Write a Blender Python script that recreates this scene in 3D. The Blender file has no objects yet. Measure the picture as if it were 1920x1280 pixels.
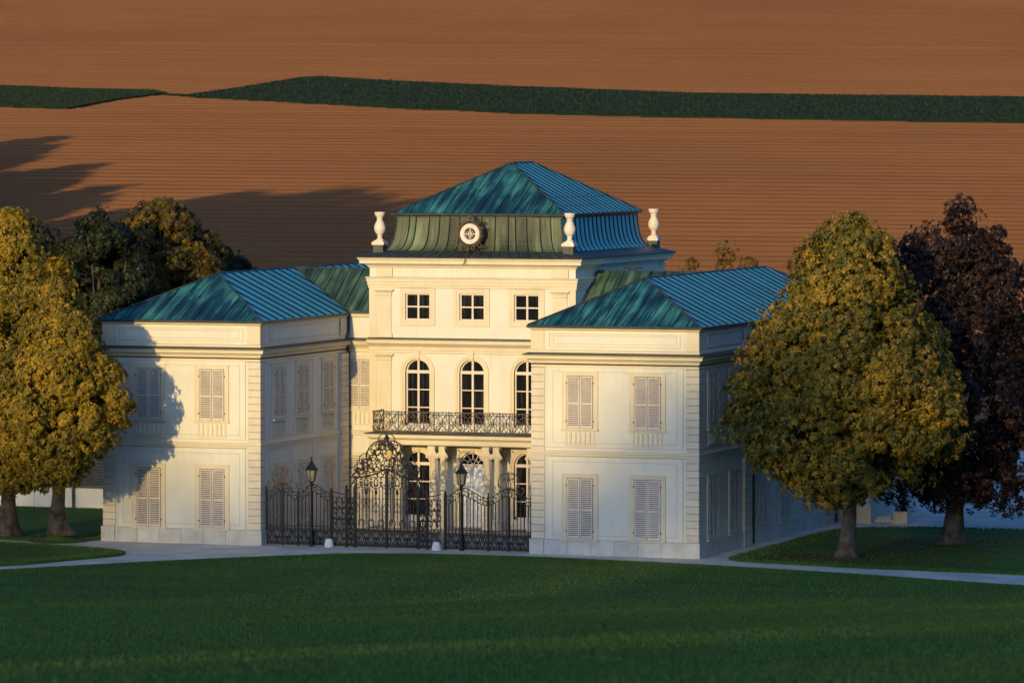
import bpy, bmesh, math, random
import numpy as np
from mathutils import Vector, Matrix

random.seed(7)
RNG = np.random.default_rng(11)
SC = bpy.context.scene
COL = SC.collection

# ------------------------------------------------------------------ camera
CAM = np.array([85.348, -189.244, 17.089])
YAW, PIT = -0.3433, -0.0432
FW = Vector((math.sin(YAW) * math.cos(PIT), math.cos(YAW) * math.cos(PIT), math.sin(PIT)))
RT = Vector((math.cos(YAW), -math.sin(YAW), 0.0))
UP = RT.cross(FW)
FH = np.array([math.sin(YAW), math.cos(YAW)])          # horizontal view direction
RH = np.array([math.cos(YAW), -math.sin(YAW)])         # horizontal right
cd = bpy.data.cameras.new('camera')
cam = bpy.data.objects.new('camera', cd)
COL.objects.link(cam)
M = Matrix((( RT.x, UP.x, -FW.x, CAM[0]), (RT.y, UP.y, -FW.y, CAM[1]), (RT.z, UP.z, -FW.z, CAM[2]), (0, 0, 0, 1)))
cam.matrix_world = M
cd.sensor_width = 36.0
cd.lens = 9516.0 / 1920 * 36
cd.clip_start = 1.0
cd.clip_end = 6000.0
cd.dof.use_dof = True
cd.dof.focus_distance = 197.0
cd.dof.aperture_fstop = 2.4
SC.camera = cam

# ------------------------------------------------------------------ light
SUN_EL = math.radians(8.0)
SUN_AZ = math.radians(0.9)      # the sun stands behind the camera, square to the fronts
world = bpy.data.worlds.new('World')
SC.world = world
world.use_nodes = True
nt = world.node_tree
sky = nt.nodes.new('ShaderNodeTexSky')
sky.sky_type = 'NISHITA'
sky.sun_disc = False
sky.sun_elevation = SUN_EL
sky.sun_rotation = math.pi + SUN_AZ
sky.air_density = 1.0
sky.dust_density = 4.0
sky.ozone_density = 5.8
bg = nt.nodes['Background']
bg.inputs['Strength'].default_value = 0.13
nt.links.new(sky.outputs[0], bg.inputs['Color'])
ld = bpy.data.lights.new('sun', 'SUN')
ld.energy = 1.78
ld.angle = math.radians(0.5)
ld.color = (1.0, 0.715, 0.28)
sun = bpy.data.objects.new('sun', ld)
COL.objects.link(sun)
sun.location = (-20, -200, 60)
SUN_DIR = Vector((math.sin(SUN_AZ), math.cos(SUN_AZ), -math.tan(SUN_EL))).normalized()
sun.rotation_euler = SUN_DIR.to_track_quat('-Z', 'Y').to_euler()

SC.view_settings.view_transform = 'Standard'
SC.view_settings.look = 'None'
SC.view_settings.exposure = 1.15
SC.view_settings.gamma = 1.0
SC.view_settings.use_curve_mapping = False

# ------------------------------------------------------------------ materials
def new_mat(name):
    m = bpy.data.materials.new(name)
    m.use_nodes = True
    t = m.node_tree
    return m, t, t.nodes['Principled BSDF']

def ramp(t, stops):
    r = t.nodes.new('ShaderNodeValToRGB')
    e = r.color_ramp.elements
    while len(e) < len(stops):
        e.new(0.5)
    for i, (p, c) in enumerate(stops):
        e[i].position = p
        e[i].color = (*c, 1)
    return r

def coords(t, scale=(1, 1, 1), kind='Object', rot=(0, 0, 0)):
    if kind == 'World':
        g = t.nodes.new('ShaderNodeNewGeometry'); out = g.outputs['Position']
    else:
        g = t.nodes.new('ShaderNodeTexCoord'); out = g.outputs[kind]
    mp = t.nodes.new('ShaderNodeMapping')
    mp.inputs['Scale'].default_value = scale
    mp.inputs['Rotation'].default_value = rot
    t.links.new(out, mp.inputs['Vector'])
    return mp.outputs[0]

def noise(t, vec, scale, detail=4.0, rough=0.55, dist=0.0):
    n = t.nodes.new('ShaderNodeTexNoise')
    n.inputs['Scale'].default_value = scale
    n.inputs['Detail'].default_value = detail
    n.inputs['Roughness'].default_value = rough
    n.inputs['Distortion'].default_value = dist
    t.links.new(vec, n.inputs['Vector'])
    return n.outputs['Fac']

def mix(t, fac, a, b, mode='MIX'):
    m = t.nodes.new('ShaderNodeMix')
    m.data_type = 'RGBA'
    m.blend_type = mode
    ins = [m.inputs[0], m.inputs[6], m.inputs[7]]
    for sock, v in zip(ins, (fac, a, b)):
        if isinstance(v, (int, float)):
            sock.default_value = v
        elif isinstance(v, tuple):
            sock.default_value = (*v, 1)
        else:
            t.links.new(v, sock)
    return m.outputs[2]

def bump(t, b, height, strength=0.3, dist=0.02):
    n = t.nodes.new('ShaderNodeBump')
    n.inputs['Strength'].default_value = strength
    n.inputs['Distance'].default_value = dist
    t.links.new(height, n.inputs['Height'])
    t.links.new(n.outputs[0], b.inputs['Normal'])

def obj_random(t):
    n = t.nodes.new('ShaderNodeObjectInfo')
    return n.outputs['Random']

def rough_mat(name, c1, c2, scale=1.5, rough=0.85, streak=None, bumpscale=None, bstr=0.15, randv=0.0, kind='World'):
    """matt surface with soft blotches between two colours, and optional vertical weathering streaks"""
    m, t, b = new_mat(name)
    v = coords(t, kind=kind)
    f = noise(t, v, scale, 5, 0.6)
    r = ramp(t, [(0.36, c1), (0.66, c2)])
    t.links.new(f, r.inputs[0])
    out = r.outputs[0]
    if streak:
        v2 = coords(t, (5.0, 5.0, 0.5), kind=kind)
        f2 = noise(t, v2, 1.0, 6, 0.65)
        r2 = ramp(t, [(0.56, (0, 0, 0)), (0.80, (1, 1, 1))])
        t.links.new(f2, r2.inputs[0])
        mm = t.nodes.new('ShaderNodeMath'); mm.operation = 'MULTIPLY'
        mm.inputs[1].default_value = streak[1]
        t.links.new(r2.outputs[0], mm.inputs[0])
        out = mix(t, mm.outputs[0], out, streak[0])
    if randv:
        rr = ramp(t, [(0, (1 - randv,) * 3), (1, (1, 1, 1))])
        t.links.new(obj_random(t), rr.inputs[0])
        out = mix(t, 1.0, out, rr.outputs[0], 'MULTIPLY')
    t.links.new(out, b.inputs['Base Color'])
    b.inputs['Roughness'].default_value = rough
    if bumpscale:
        bump(t, b, noise(t, v, bumpscale, 6, 0.65), bstr)
    return m

def copper_mat(name, dark, mid, light, lo=0.40, hi=0.62, rough=0.42, metal=0.25, stretch=(2.6, 0.28), shear=0.0, randv=0.25, spec=0.5):
    """patinated sheet copper, streaked down the slope (UV: u along the eave, v up the slope, metres)"""
    m, t, b = new_mat(name)
    v = coords(t, (stretch[0], stretch[1], 1), 'UV')
    f = noise(t, v, 1.0, 7, 0.62, 0.6)
    v3 = coords(t, (0.7, 0.5, 1), 'UV')
    f3 = noise(t, v3, 1.0, 3, 0.5)
    a = t.nodes.new('ShaderNodeMath'); a.operation = 'MULTIPLY_ADD'
    a.inputs[1].default_value = 0.45; t.links.new(f3, a.inputs[0])
    s = t.nodes.new('ShaderNodeMath'); s.operation = 'MULTIPLY_ADD'
    s.inputs[1].default_value = 0.62; t.links.new(f, s.inputs[0]); t.links.new(a.outputs[0], s.inputs[2])
    a.inputs[2].default_value = -0.04
    r = ramp(t, [(lo, dark), ((lo + hi) / 2, mid), (hi + 0.06, light)])
    t.links.new(s.outputs[0], r.inputs[0])
    rr = ramp(t, [(0, (1 - randv,) * 3), (1, (1, 1, 1))])
    t.links.new(obj_random(t), rr.inputs[0])
    out = mix(t, 1.0, r.outputs[0], rr.outputs[0], 'MULTIPLY')
    t.links.new(out, b.inputs['Base Color'])
    b.inputs['Roughness'].default_value = rough
    b.inputs['Metallic'].default_value = metal
    b.inputs['Specular IOR Level'].default_value = spec
    bump(t, b, f, 0.15, 0.01)
    return m

def leaf_mat(name, stops, trans=0.25):
    m, t, b = new_mat(name)
    at = t.nodes.new('ShaderNodeAttribute'); at.attribute_name = 'tint'
    r = ramp(t, stops)
    t.links.new(at.outputs['Fac'], r.inputs[0])
    t.links.new(r.outputs[0], b.inputs['Base Color'])
    b.inputs['Roughness'].default_value = 0.55
    b.inputs['Specular IOR Level'].default_value = 0.25
    tr = t.nodes.new('ShaderNodeBsdfTranslucent')
    t.links.new(r.outputs[0], tr.inputs['Color'])
    ms = t.nodes.new('ShaderNodeMixShader'); ms.inputs[0].default_value = trans
    o = t.nodes['Material Output']
    t.links.new(b.outputs[0], ms.inputs[1]); t.links.new(tr.outputs[0], ms.inputs[2])
    t.links.new(ms.outputs[0], o.inputs['Surface'])
    return m

STUCCO = rough_mat('cream_stucco', (0.64, 0.62, 0.55), (0.70, 0.68, 0.61), 0.7, 0.9, ((0.50, 0.45, 0.38), 0.5), 14, 0.10)
def weather(m, amount=0.5):
    """rain streaks under the ledges and splash dirt above the plinth"""
    t = m.node_tree; b = t.nodes['Principled BSDF']
    src = b.inputs['Base Color'].links[0].from_socket
    g_ = t.nodes.new('ShaderNodeNewGeometry'); sx = t.nodes.new('ShaderNodeSeparateXYZ'); t.links.new(g_.outputs['Position'], sx.inputs[0])
    zr = t.nodes.new('ShaderNodeMapRange'); zr.inputs[1].default_value = 0.0; zr.inputs[2].default_value = 12.0; t.links.new(sx.outputs[2], zr.inputs[0])
    rz = ramp(t, [(0.05, (.9,) * 3), (0.13, (.15,) * 3), (0.24, (.1,) * 3), (0.325, (.7,) * 3), (0.345, (.1,) * 3), (0.52, (.1,) * 3), (0.61, (.8,) * 3), (0.63, (.1,) * 3), (0.85, (.2,) * 3), (0.93, (.9,) * 3)])
    t.links.new(zr.outputs[0], rz.inputs[0])
    f = noise(t, coords(t, (3.2, 3.2, 0.35), 'World'), 1.0, 6, 0.7)
    rf = ramp(t, [(0.42, (0, 0, 0)), (0.75, (1, 1, 1))]); t.links.new(f, rf.inputs[0])
    mu = t.nodes.new('ShaderNodeMath'); mu.operation = 'MULTIPLY'; t.links.new(rz.outputs[0], mu.inputs[0]); t.links.new(rf.outputs[0], mu.inputs[1])
    m2 = t.nodes.new('ShaderNodeMath'); m2.operation = 'MULTIPLY'; m2.inputs[1].default_value = amount; t.links.new(mu.outputs[0], m2.inputs[0])
    t.links.new(mix(t, m2.outputs[0], src, (0.36, 0.32, 0.27)), b.inputs['Base Color'])
weather(STUCCO, 0.3)
TRIM = rough_mat('ochre_trim_stucco', (0.62, 0.545, 0.405), (0.68, 0.60, 0.455), 1.2, 0.9, ((0.5, 0.43, 0.33), 0.35), 16, 0.10)
QUOIN = rough_mat('dressed_stone', (0.62, 0.55, 0.44), (0.70, 0.63, 0.52), 2.5, 0.9, ((0.42, 0.38, 0.33), 0.3), 18, 0.2, randv=0.10)
PLINTH = rough_mat('plinth_limestone', (0.50, 0.48, 0.44), (0.64, 0.61, 0.56), 1.8, 0.9, ((0.32, 0.30, 0.28), 0.5), 12, 0.25, randv=0.14)
VASE = rough_mat('white_stone', (0.66, 0.56, 0.48), (0.78, 0.69, 0.60), 3.0, 0.8, ((0.4, 0.34, 0.3), 0.3), 20, 0.2)
SHUT = rough_mat('shutter_paint', (0.60, 0.525, 0.455), (0.68, 0.60, 0.52), 3.0, 0.7, ((0.36, 0.31, 0.27), 0.4), randv=0.10)
JOIN = rough_mat('window_paint', (0.62, 0.53, 0.46), (0.70, 0.60, 0.52), 3.0, 0.6)
DOORW = rough_mat('white_door_paint', (0.68, 0.68, 0.68), (0.76, 0.76, 0.75), 2.0, 0.5)
IRON = rough_mat('wrought_iron', (0.007, 0.009, 0.013), (0.018, 0.020, 0.026), 9.0, 0.6)
IRON.node_tree.nodes['Principled BSDF'].inputs['Specular IOR Level'].default_value = 0.25
RUST = rough_mat('weathered_iron', (0.05, 0.035, 0.028), (0.10, 0.07, 0.05), 12.0, 0.65)
GOLD = rough_mat('gilded_iron', (0.55, 0.36, 0.08), (0.65, 0.45, 0.12), 8.0, 0.45)
LEAD = rough_mat('dark_sheet_metal', (0.018, 0.026, 0.030), (0.045, 0.060, 0.062), 2.5, 0.5, ((0.08, 0.11, 0.10), 0.5))
SEAM = rough_mat('seam_patina', (0.003, 0.010, 0.016), (0.006, 0.020, 0.030), 4.0, 0.5)
COP_F = copper_mat('copper_streaked', (0.004, 0.018, 0.036), (0.008, 0.065, 0.085), (0.08, 0.36, 0.30), 0.38, 0.60, 0.55, 0.05, (4.5, 0.30))
COP_S = copper_mat('copper_skylit_patina', (0.075, 0.47, 0.54), (0.11, 0.58, 0.65), (0.20, 0.62, 0.66), 0.30, 0.70, 0.6, 0.0, (1.2, 0.5), randv=0.18, spec=0.4)  # patina, with sky light on the side slopes put into the bright blue
COP_M = copper_mat('copper_olive_patina', (0.030, 0.030, 0.020), (0.080, 0.095, 0.050), (0.20, 0.29, 0.16), 0.36, 0.62, 0.6, 0.0, (4.0, 0.45), randv=0.55)
COP_L = copper_mat('copper_sunlit_green', (0.012, 0.016, 0.010), (0.030, 0.075, 0.050), (0.17, 0.28, 0.15), 0.38, 0.60, 0.6, 0.0, (4.5, 0.30))  # green cast of the sunlit link slopes is put into the colour
GROOVE_SHADE = rough_mat('groove_shade', (0.43, 0.375, 0.29), (0.50, 0.44, 0.34), 3.0, 0.95)  # darker strip colour stands in for the shade inside panel grooves
GROOVE = rough_mat('joint_mortar', (0.20, 0.165, 0.125), (0.27, 0.225, 0.17), 3.0, 0.95)
IRONP = rough_mat('iron_back_plate', (0.055, 0.065, 0.085), (0.085, 0.095, 0.115), 5.0, 0.6)
GLASSM, _t, _b = new_mat('dark_window_glass')
_f = noise(_t, coords(_t, (9.0, 9.0, 0.5), 'World'), 1.0, 4, 0.6)
_r = ramp(_t, [(0.50, (0.007, 0.008, 0.010)), (0.75, (0.045, 0.045, 0.048))]); _t.links.new(_f, _r.inputs[0]); _t.links.new(_r.outputs[0], _b.inputs['Base Color'])
_b.inputs['Roughness'].default_value = 0.12
_b.inputs['Specular IOR Level'].default_value = 0.35
SEAM.node_tree.nodes['Principled BSDF'].inputs['Specular IOR Level'].default_value = 0.05
LAMPG = rough_mat('lantern_glass', (0.20, 0.18, 0.13), (0.30, 0.27, 0.20), 6, 0.25)
GRAVEL = rough_mat('pale_gravel', (0.45, 0.425, 0.375), (0.66, 0.62, 0.55), 0.55, 0.95, None, 25, 0.5)
COURT = rough_mat('sandy_court', (0.26, 0.21, 0.18), (0.36, 0.30, 0.26), 0.8, 0.95, None, 25, 0.4)
BARK = rough_mat('tree_bark', (0.035, 0.026, 0.020), (0.12, 0.095, 0.078), 3.0, 0.95, ((0.015, 0.012, 0.010), 0.9), 9, 0.8)

def grass_mat(name, c1, c2, c3):
    m, t, b = new_mat(name)
    v = coords(t, (1, 1, 1), 'World')
    f = noise(t, v, 0.22, 5, 0.6)
    f2 = noise(t, v, 7.0, 5, 0.7)
    r = ramp(t, [(0.3, c1), (0.7, c2)]); t.links.new(f, r.inputs[0])
    r2 = ramp(t, [(0.35, (0.72, 0.72, 0.72)), (0.7, (1.1, 1.1, 1.1))]); t.links.new(f2, r2.inputs[0])
    o = mix(t, 1.0, r.outputs[0], r2.outputs[0], 'MULTIPLY')
    f3 = noise(t, coords(t, (0.06, 0.5, 0.5), 'World', (0, 0, -YAW)), 1.0, 4, 0.55)
    r3 = ramp(t, [(0.35, (0.80, 0.82, 0.80)), (0.65, (1.12, 1.10, 1.05))]); t.links.new(f3, r3.inputs[0])
    o = mix(t, 1.0, o, r3.outputs[0], 'MULTIPLY')
    t.links.new(o, b.inputs['Base Color'])
    b.inputs['Roughness'].default_value = 0.9
    b.inputs['Specular IOR Level'].default_value = 0.1
    bump(t, b, f2, 0.7, 0.06)
    return m
LAWN = grass_mat('lawn_grass', (0.066, 0.132, 0.024), (0.100, 0.180, 0.034), None)
BLADE = leaf_mat('grass_blade', [(0, (0.055, 0.115, 0.020)), (0.5, (0.075, 0.150, 0.028)), (1, (0.11, 0.18, 0.035))], 0.2)
CROP = grass_mat('green_crop', (0.010, 0.022, 0.010), (0.018, 0.034, 0.013), None)
CROPL = leaf_mat('crop_leaf', [(0, (0.014, 0.024, 0.009)), (1, (0.038, 0.060, 0.018))], 0.1)

def soil_mat():
    m, t, b = new_mat('ploughed_soil')
    v = coords(t, (1, 1, 1), 'World')
    f = noise(t, v, 0.02, 4, 0.55)
    r = ramp(t, [(0.3, (0.188, 0.084, 0.040)), (0.7, (0.245, 0.110, 0.050))]); t.links.new(f, r.inputs[0])
    v2 = coords(t, (0.25, 1.0, 1.0), 'World', (0, 0, -YAW))
    f2 = noise(t, v2, 0.9, 6, 0.7)
    r2 = ramp(t, [(0.3, (0.93, 0.93, 0.93)), (0.7, (1.04, 1.04, 1.03))]); t.links.new(f2, r2.inputs[0])
    o = mix(t, 1.0, r.outputs[0], r2.outputs[0], 'MULTIPLY')
    t.links.new(o, b.inputs['Base Color'])
    b.inputs['Roughness'].default_value = 1.0
    b.inputs['Specular IOR Level'].default_value = 0.0
    return m
SOIL = soil_mat()
TRACK = rough_mat('wheel_track_soil', (0.175, 0.081, 0.041), (0.22, 0.102, 0.049), 0.05, 1.0)
TRACK.node_tree.nodes['Principled BSDF'].inputs['Specular IOR Level'].default_value = 0.0
LEAF_A = leaf_mat('autumn_leaf', [(0, (0.035, 0.046, 0.010)), (0.5, (0.21, 0.155, 0.016)), (1, (0.46, 0.27, 0.026))])
LEAF_B = leaf_mat('turning_leaf', [(0, (0.030, 0.050, 0.014)), (0.5, (0.17, 0.14, 0.020)), (1, (0.46, 0.26, 0.028))])
LEAF_P = leaf_mat('copper_beech_leaf', [(0, (0.009, 0.005, 0.007)), (0.6, (0.022, 0.011, 0.010)), (1, (0.070, 0.034, 0.022))], 0.15)
LEAF_D = leaf_mat('dark_leaf', [(0, (0.008, 0.013, 0.008)), (0.6, (0.022, 0.028, 0.010)), (1, (0.045, 0.042, 0.012))], 0.15)
LEAF_O = leaf_mat('olive_leaf', [(0, (0.022, 0.025, 0.008)), (0.5, (0.095, 0.070, 0.012)), (1, (0.24, 0.135, 0.018))])
LEAF_G = leaf_mat('golden_leaf', [(0, (0.07, 0.05, 0.012)), (1, (0.26, 0.14, 0.025))])

# ------------------------------------------------------------------ mesh helpers
W0 = {}          # world origin of every parent

class MB:
    def __init__(self):
        self.v, self.f, self.uv, self.m = [], [], [], []
    def face(self, pts, uv=None, mi=0):
        n = len(self.v)
        self.v += [tuple(p) for p in pts]
        self.f.append(tuple(range(n, n + len(pts))))
        self.uv.append(uv if uv else [(p[0] + p[1], p[2]) for p in pts])
        self.m.append(mi)
    def box(self, x0, x1, y0, y1, z0, z1, mi=0):
        a = [(x0, y0, z0), (x1, y0, z0), (x1, y1, z0), (x0, y1, z0), (x0, y0, z1), (x1, y0, z1), (x1, y1, z1), (x0, y1, z1)]
        for q in ((3, 2, 1, 0), (4, 5, 6, 7), (0, 1, 5, 4), (1, 2, 6, 5), (2, 3, 7, 6), (3, 0, 4, 7)):
            self.face([a[i] for i in q], mi=mi)
        return self
    def rings(self, rings, closed=True, cap=(False, False), mi=0):
        for a, b in zip(rings[:-1], rings[1:]):
            n = len(a)
            for i in range(n if closed else n - 1):
                j = (i + 1) % n
                self.face([a[i], a[j], b[j], b[i]], mi=mi)
        if cap[0]: self.face(list(reversed(rings[0])), mi=mi)
        if cap[1]: self.face(rings[-1], mi=mi)
        return self
    def rect_sweep(self, x0, x1, y0, y1, prof, mi=0):
        """moulding that runs round a rectangle in plan; prof = [(projection, z), ...]"""
        self.rings([[(x0 - o, y0 - o, z), (x1 + o, y0 - o, z), (x1 + o, y1 + o, z), (x0 - o, y1 + o, z)] for o, z in prof], mi=mi)
        return self
    def lathe(self, prof, c, n=16, mi=0, rot=0.0):
        self.rings([[(c[0] + r * math.cos(rot + 2 * math.pi * i / n), c[1] + r * math.sin(rot + 2 * math.pi * i / n), c[2] + z) for i in range(n)] for r, z in prof], cap=(True, True), mi=mi)
        return self
    def tube(self, pts, r, n=4, mi=0):
        P = [Vector(p) for p in pts]
        if len(P) < 2: return self
        rings = []
        for i, p in enumerate(P):
            d = (P[min(i + 1, len(P) - 1)] - P[max(i - 1, 0)])
            if d.length < 1e-9: d = Vector((0, 0, 1))
            d.normalize()
            s = Vector((0, 1, 0)) if abs(d.y) < 0.9 else Vector((1, 0, 0))
            a = d.cross(s).normalized(); b = d.cross(a)
            rr = r[i] if isinstance(r, (list, tuple)) else r
            rings.append([tuple(p + a * rr * math.cos(2 * math.pi * (k + .5) / n) + b * rr * math.sin(2 * math.pi * (k + .5) / n)) for k in range(n)])
        self.rings(rings, cap=(True, True), mi=mi)
        return self
    def build(self, name, mats, parent=None, smooth=False, local=False, origin=None):
        me = bpy.data.meshes.new(name)
        V = np.array(self.v, float)
        if local:
            org = np.zeros(3)
        elif origin is not None:
            org = np.array(origin, float)
        else:
            org = (V.min(0) + V.max(0)) / 2; org[2] = V[:, 2].min()
        me.from_pydata((V - org).tolist(), [], self.f)
        ul = me.uv_layers.new(name='UVMap')
        ul.data.foreach_set('uv', np.array([c for u in self.uv for c in u], 'f').ravel())
        for mt in (mats if isinstance(mats, (list, tuple)) else [mats]):
            me.materials.append(mt)
        if len(me.materials) > 1:
            me.polygons.foreach_set('material_index', self.m)
        if smooth:
            bm = bmesh.new(); bm.from_mesh(me)
            bmesh.ops.remove_doubles(bm, verts=bm.verts, dist=1e-4)
            bm.to_mesh(me); bm.free()
            me.polygons.foreach_set('use_smooth', [True] * len(me.polygons))
            try: me.set_sharp_from_angle(angle=math.radians(40))
            except Exception: pass
        o = bpy.data.objects.new(name, me)
        COL.objects.link(o)
        W0[o.name] = org.copy()
        put(o, parent, org)
        return o

def put(o, parent, worldloc):
    worldloc = np.array(worldloc, float)
    if parent is not None:
        o.parent = parent
        worldloc = worldloc - W0[parent.name]
    o.location = worldloc

def tag(o, label=None, cat=None, group=None, kind=None):
    if label: o['label'] = label
    if cat: o['category'] = cat
    if group: o['group'] = group
    if kind: o['kind'] = kind
    return o

def empty(name, loc, label=None, cat=None, group=None, parent=None):
    o = bpy.data.objects.new(name, None)
    COL.objects.link(o)
    o.empty_display_size = 0.3
    W0[o.name] = np.array(loc, float)
    put(o, parent, loc)
    return tag(o, label, cat, group)

def copy_tree(src, parent, worldloc, rotz=0.0):
    o = src.copy(); COL.objects.link(o)
    W0[o.name] = np.array(worldloc, float)
    put(o, parent, worldloc)
    o.rotation_euler = (0, 0, rotz)
    for ch in src.children:
        c = ch.copy(); COL.objects.link(c); c.parent = o
        for g in ch.children:
            d = g.copy(); COL.objects.link(d); d.parent = c
    return o

def share(src, name, parent, worldloc, rotz=0.0):
    o = bpy.data.objects.new(name, src.data); COL.objects.link(o)
    put(o, parent, worldloc); o.rotation_euler = (0, 0, rotz)
    return o

def structure(o): return tag(o, kind='structure')

# ------------------------------------------------------------------ terrain
def sr(x, y):
    d = np.array([x - CAM[0], y - CAM[1]])
    return float(d @ FH), float(d @ RH)
def xy(s, r):
    return CAM[:2] + s * FH + r * RH

# the far ground
g = MB()
g.face([(-900, -900, -0.35), (900, -900, -0.35), (900, 200, -0.35), (-900, 200, -0.35)])
structure(g.build('ground', LAWN))

# pale gravel court and paths round the palace
g = MB()
NX, NY = 24, 16
g.face([(-60, -32, 0), (140, -32, 0), (140, 110, 0), (-60, 110, 0)])
structure(g.build('gravel_path', GRAVEL))
g = MB()
g.face([(6.95, 0.95, 0.005), (18.5, 0.95, 0.005), (18.5, 9.4, 0.005), (6.95, 9.4, 0.005)])
structure(g.build('courtyard', COURT))

def ragged(poly, step=0.25, amp=0.03, seed=1):
    """a smooth closed outline through the points, with the small unevenness of a cut turf edge"""
    rnd = random.Random(seed)
    n = len(poly); out = []
    for i in range(n):
        p0, p1, p2, p3 = [np.array(poly[(i + k - 1) % n], float) for k in range(4)]
        L = np.linalg.norm(p2 - p1); k = max(2, int(L / step))
        for j in range(k):
            t = j / k
            q = 0.5 * ((2 * p1) + (-p0 + p2) * t + (2 * p0 - 5 * p1 + 4 * p2 - p3) * t * t + (-p0 + 3 * p1 - 3 * p2 + p3) * t ** 3)
            out.append(q + np.array([rnd.uniform(-amp, amp), rnd.uniform(-amp, amp)]))
    return out

def lawn(name, poly, h=0.05, seed=1, step=0.25):
    P = ragged(poly, step, 0.03, seed)
    bm = bmesh.new()
    vs = [bm.verts.new((p[0], p[1], h)) for p in P]
    bm.faces.new(vs)
    lo = [bm.verts.new((p[0], p[1], -0.05)) for p in P]
    for i in range(len(P)):
        j = (i + 1) % len(P)
        bm.faces.new((vs[i], lo[i], lo[j], vs[j]))
    bmesh.ops.triangulate(bm, faces=[f for f in bm.faces if len(f.verts) > 4])
    me = bpy.data.meshes.new(name); bm.to_mesh(me); bm.free()
    me.materials.append(LAWN)
    o = bpy.data.objects.new(name, me); COL.objects.link(o)
    structure(o)
    return P
LAWN_P = []
LAWN_P.append(lawn('lawn', [(-0.25, 1.0), (-0.35, 0.1), (-0.9, -0.9), (-1.7, -1.5), (-3.0, -1.35), (-8, -0.6), (-18, 1.0), (-32, 4), (-32, 14.6), (-16, 14.6), (-5, 14.6), (-0.25, 14.6), (-0.25, 7)], seed=2))
LAWN_P.append(lawn('round_lawn', [(3.6, -6.2), (3.1, -5.1), (1.4, -4.1), (-1.8, -3.2), (-6, -2.8), (-14, -3.4), (-22, -8), (-20, -16), (-10, -17), (-3, -14.5), (1.24, -12.3), (2.9, -8.6), (3.5, -7.1)], seed=3))
LAWN_P.append(lawn('lawn', [(26.9, -0.35), (26.55, 1.6), (26.6, 6), (26.65, 13), (27.2, 15.6), (29.2, 16.9), (34.2, 17.5), (48, 19), (75, 21), (75, -14), (60, -9), (46, -4.8), (39.2, -2.9), (32.4, -2.1), (28.4, -1.2)], seed=4))

# the grass slope in front: falls from the camera's hill down to the path
edge_pts = [(-60, -62), (-25, -34), (-5, -20.5), (2.2, -15.4), (4.4, -12.2), (7.2, -8.4), (11.85, -3.5), (15.5, -2.5), (20, -2.5), (26.4, -3.7), (33.5, -5.9), (40.8, -9.2), (60, -18.5), (110, -42)]
er = sorted([(sr(*p)[1], sr(*p)[0]) for p in edge_pts])
ER = np.array([e[0] for e in er]); ES = np.array([e[1] for e in er])
def s_edge(r):
    k = np.linspace(-1.2, 1.2, 7)
    return float(np.mean(np.interp(r + k, ER, ES)))
def hill_z(s):
    base = 15.5 - 0.0862 * s
    t = 180.0 - s
    z = 0.5 * (base + math.sqrt(base * base + 0.35)) if s > 100 else base
    if s > 150: z = max(z, 0.05)
    if s < -30: z = 18.1 + 0.0862 * min(-30 - s, 330) + 0.00022 * min(-30 - s, 330) ** 2
    return z
def slope_sheet():
    rs = np.concatenate([np.linspace(-320, -32, 12), np.linspace(-30, 30, 241), np.linspace(32, 320, 12)])
    ts = np.concatenate([np.linspace(0, 6, 13), np.linspace(7, 30, 12), np.linspace(35, 200, 34), np.linspace(210, 620, 20)])
    V = []
    for k, t in enumerate(ts):
        for r in rs:
            e = s_edge(float(np.clip(r, ER[0], ER[-1])))
            s = e - t
            jit = random.uniform(-0.05, 0.05) if k == 0 else 0.0
            x, y = xy(s + jit, r)
            V.append((x, y, hill_z(s) if t > 0 else 0.05))
    n = len(rs); nv = len(V)
    F = [(i * n + j, i * n + j + 1, (i + 1) * n + j + 1, (i + 1) * n + j) for i in range(len(ts) - 1) for j in range(n - 1)]
    V += [(v[0], v[1], -0.05) for v in V[:n]]
    F += [(j, nv + j, nv + j + 1, j + 1) for j in range(n - 1)]
    me = bpy.data.meshes.new('grass_slope'); me.from_pydata(V, [], F); me.materials.append(LAWN)
    me.polygons.foreach_set('use_smooth', [True] * len(F))
    o = bpy.data.objects.new('grass_slope', me); COL.objects.link(o)
    structure(o)
slope_sheet()

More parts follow.
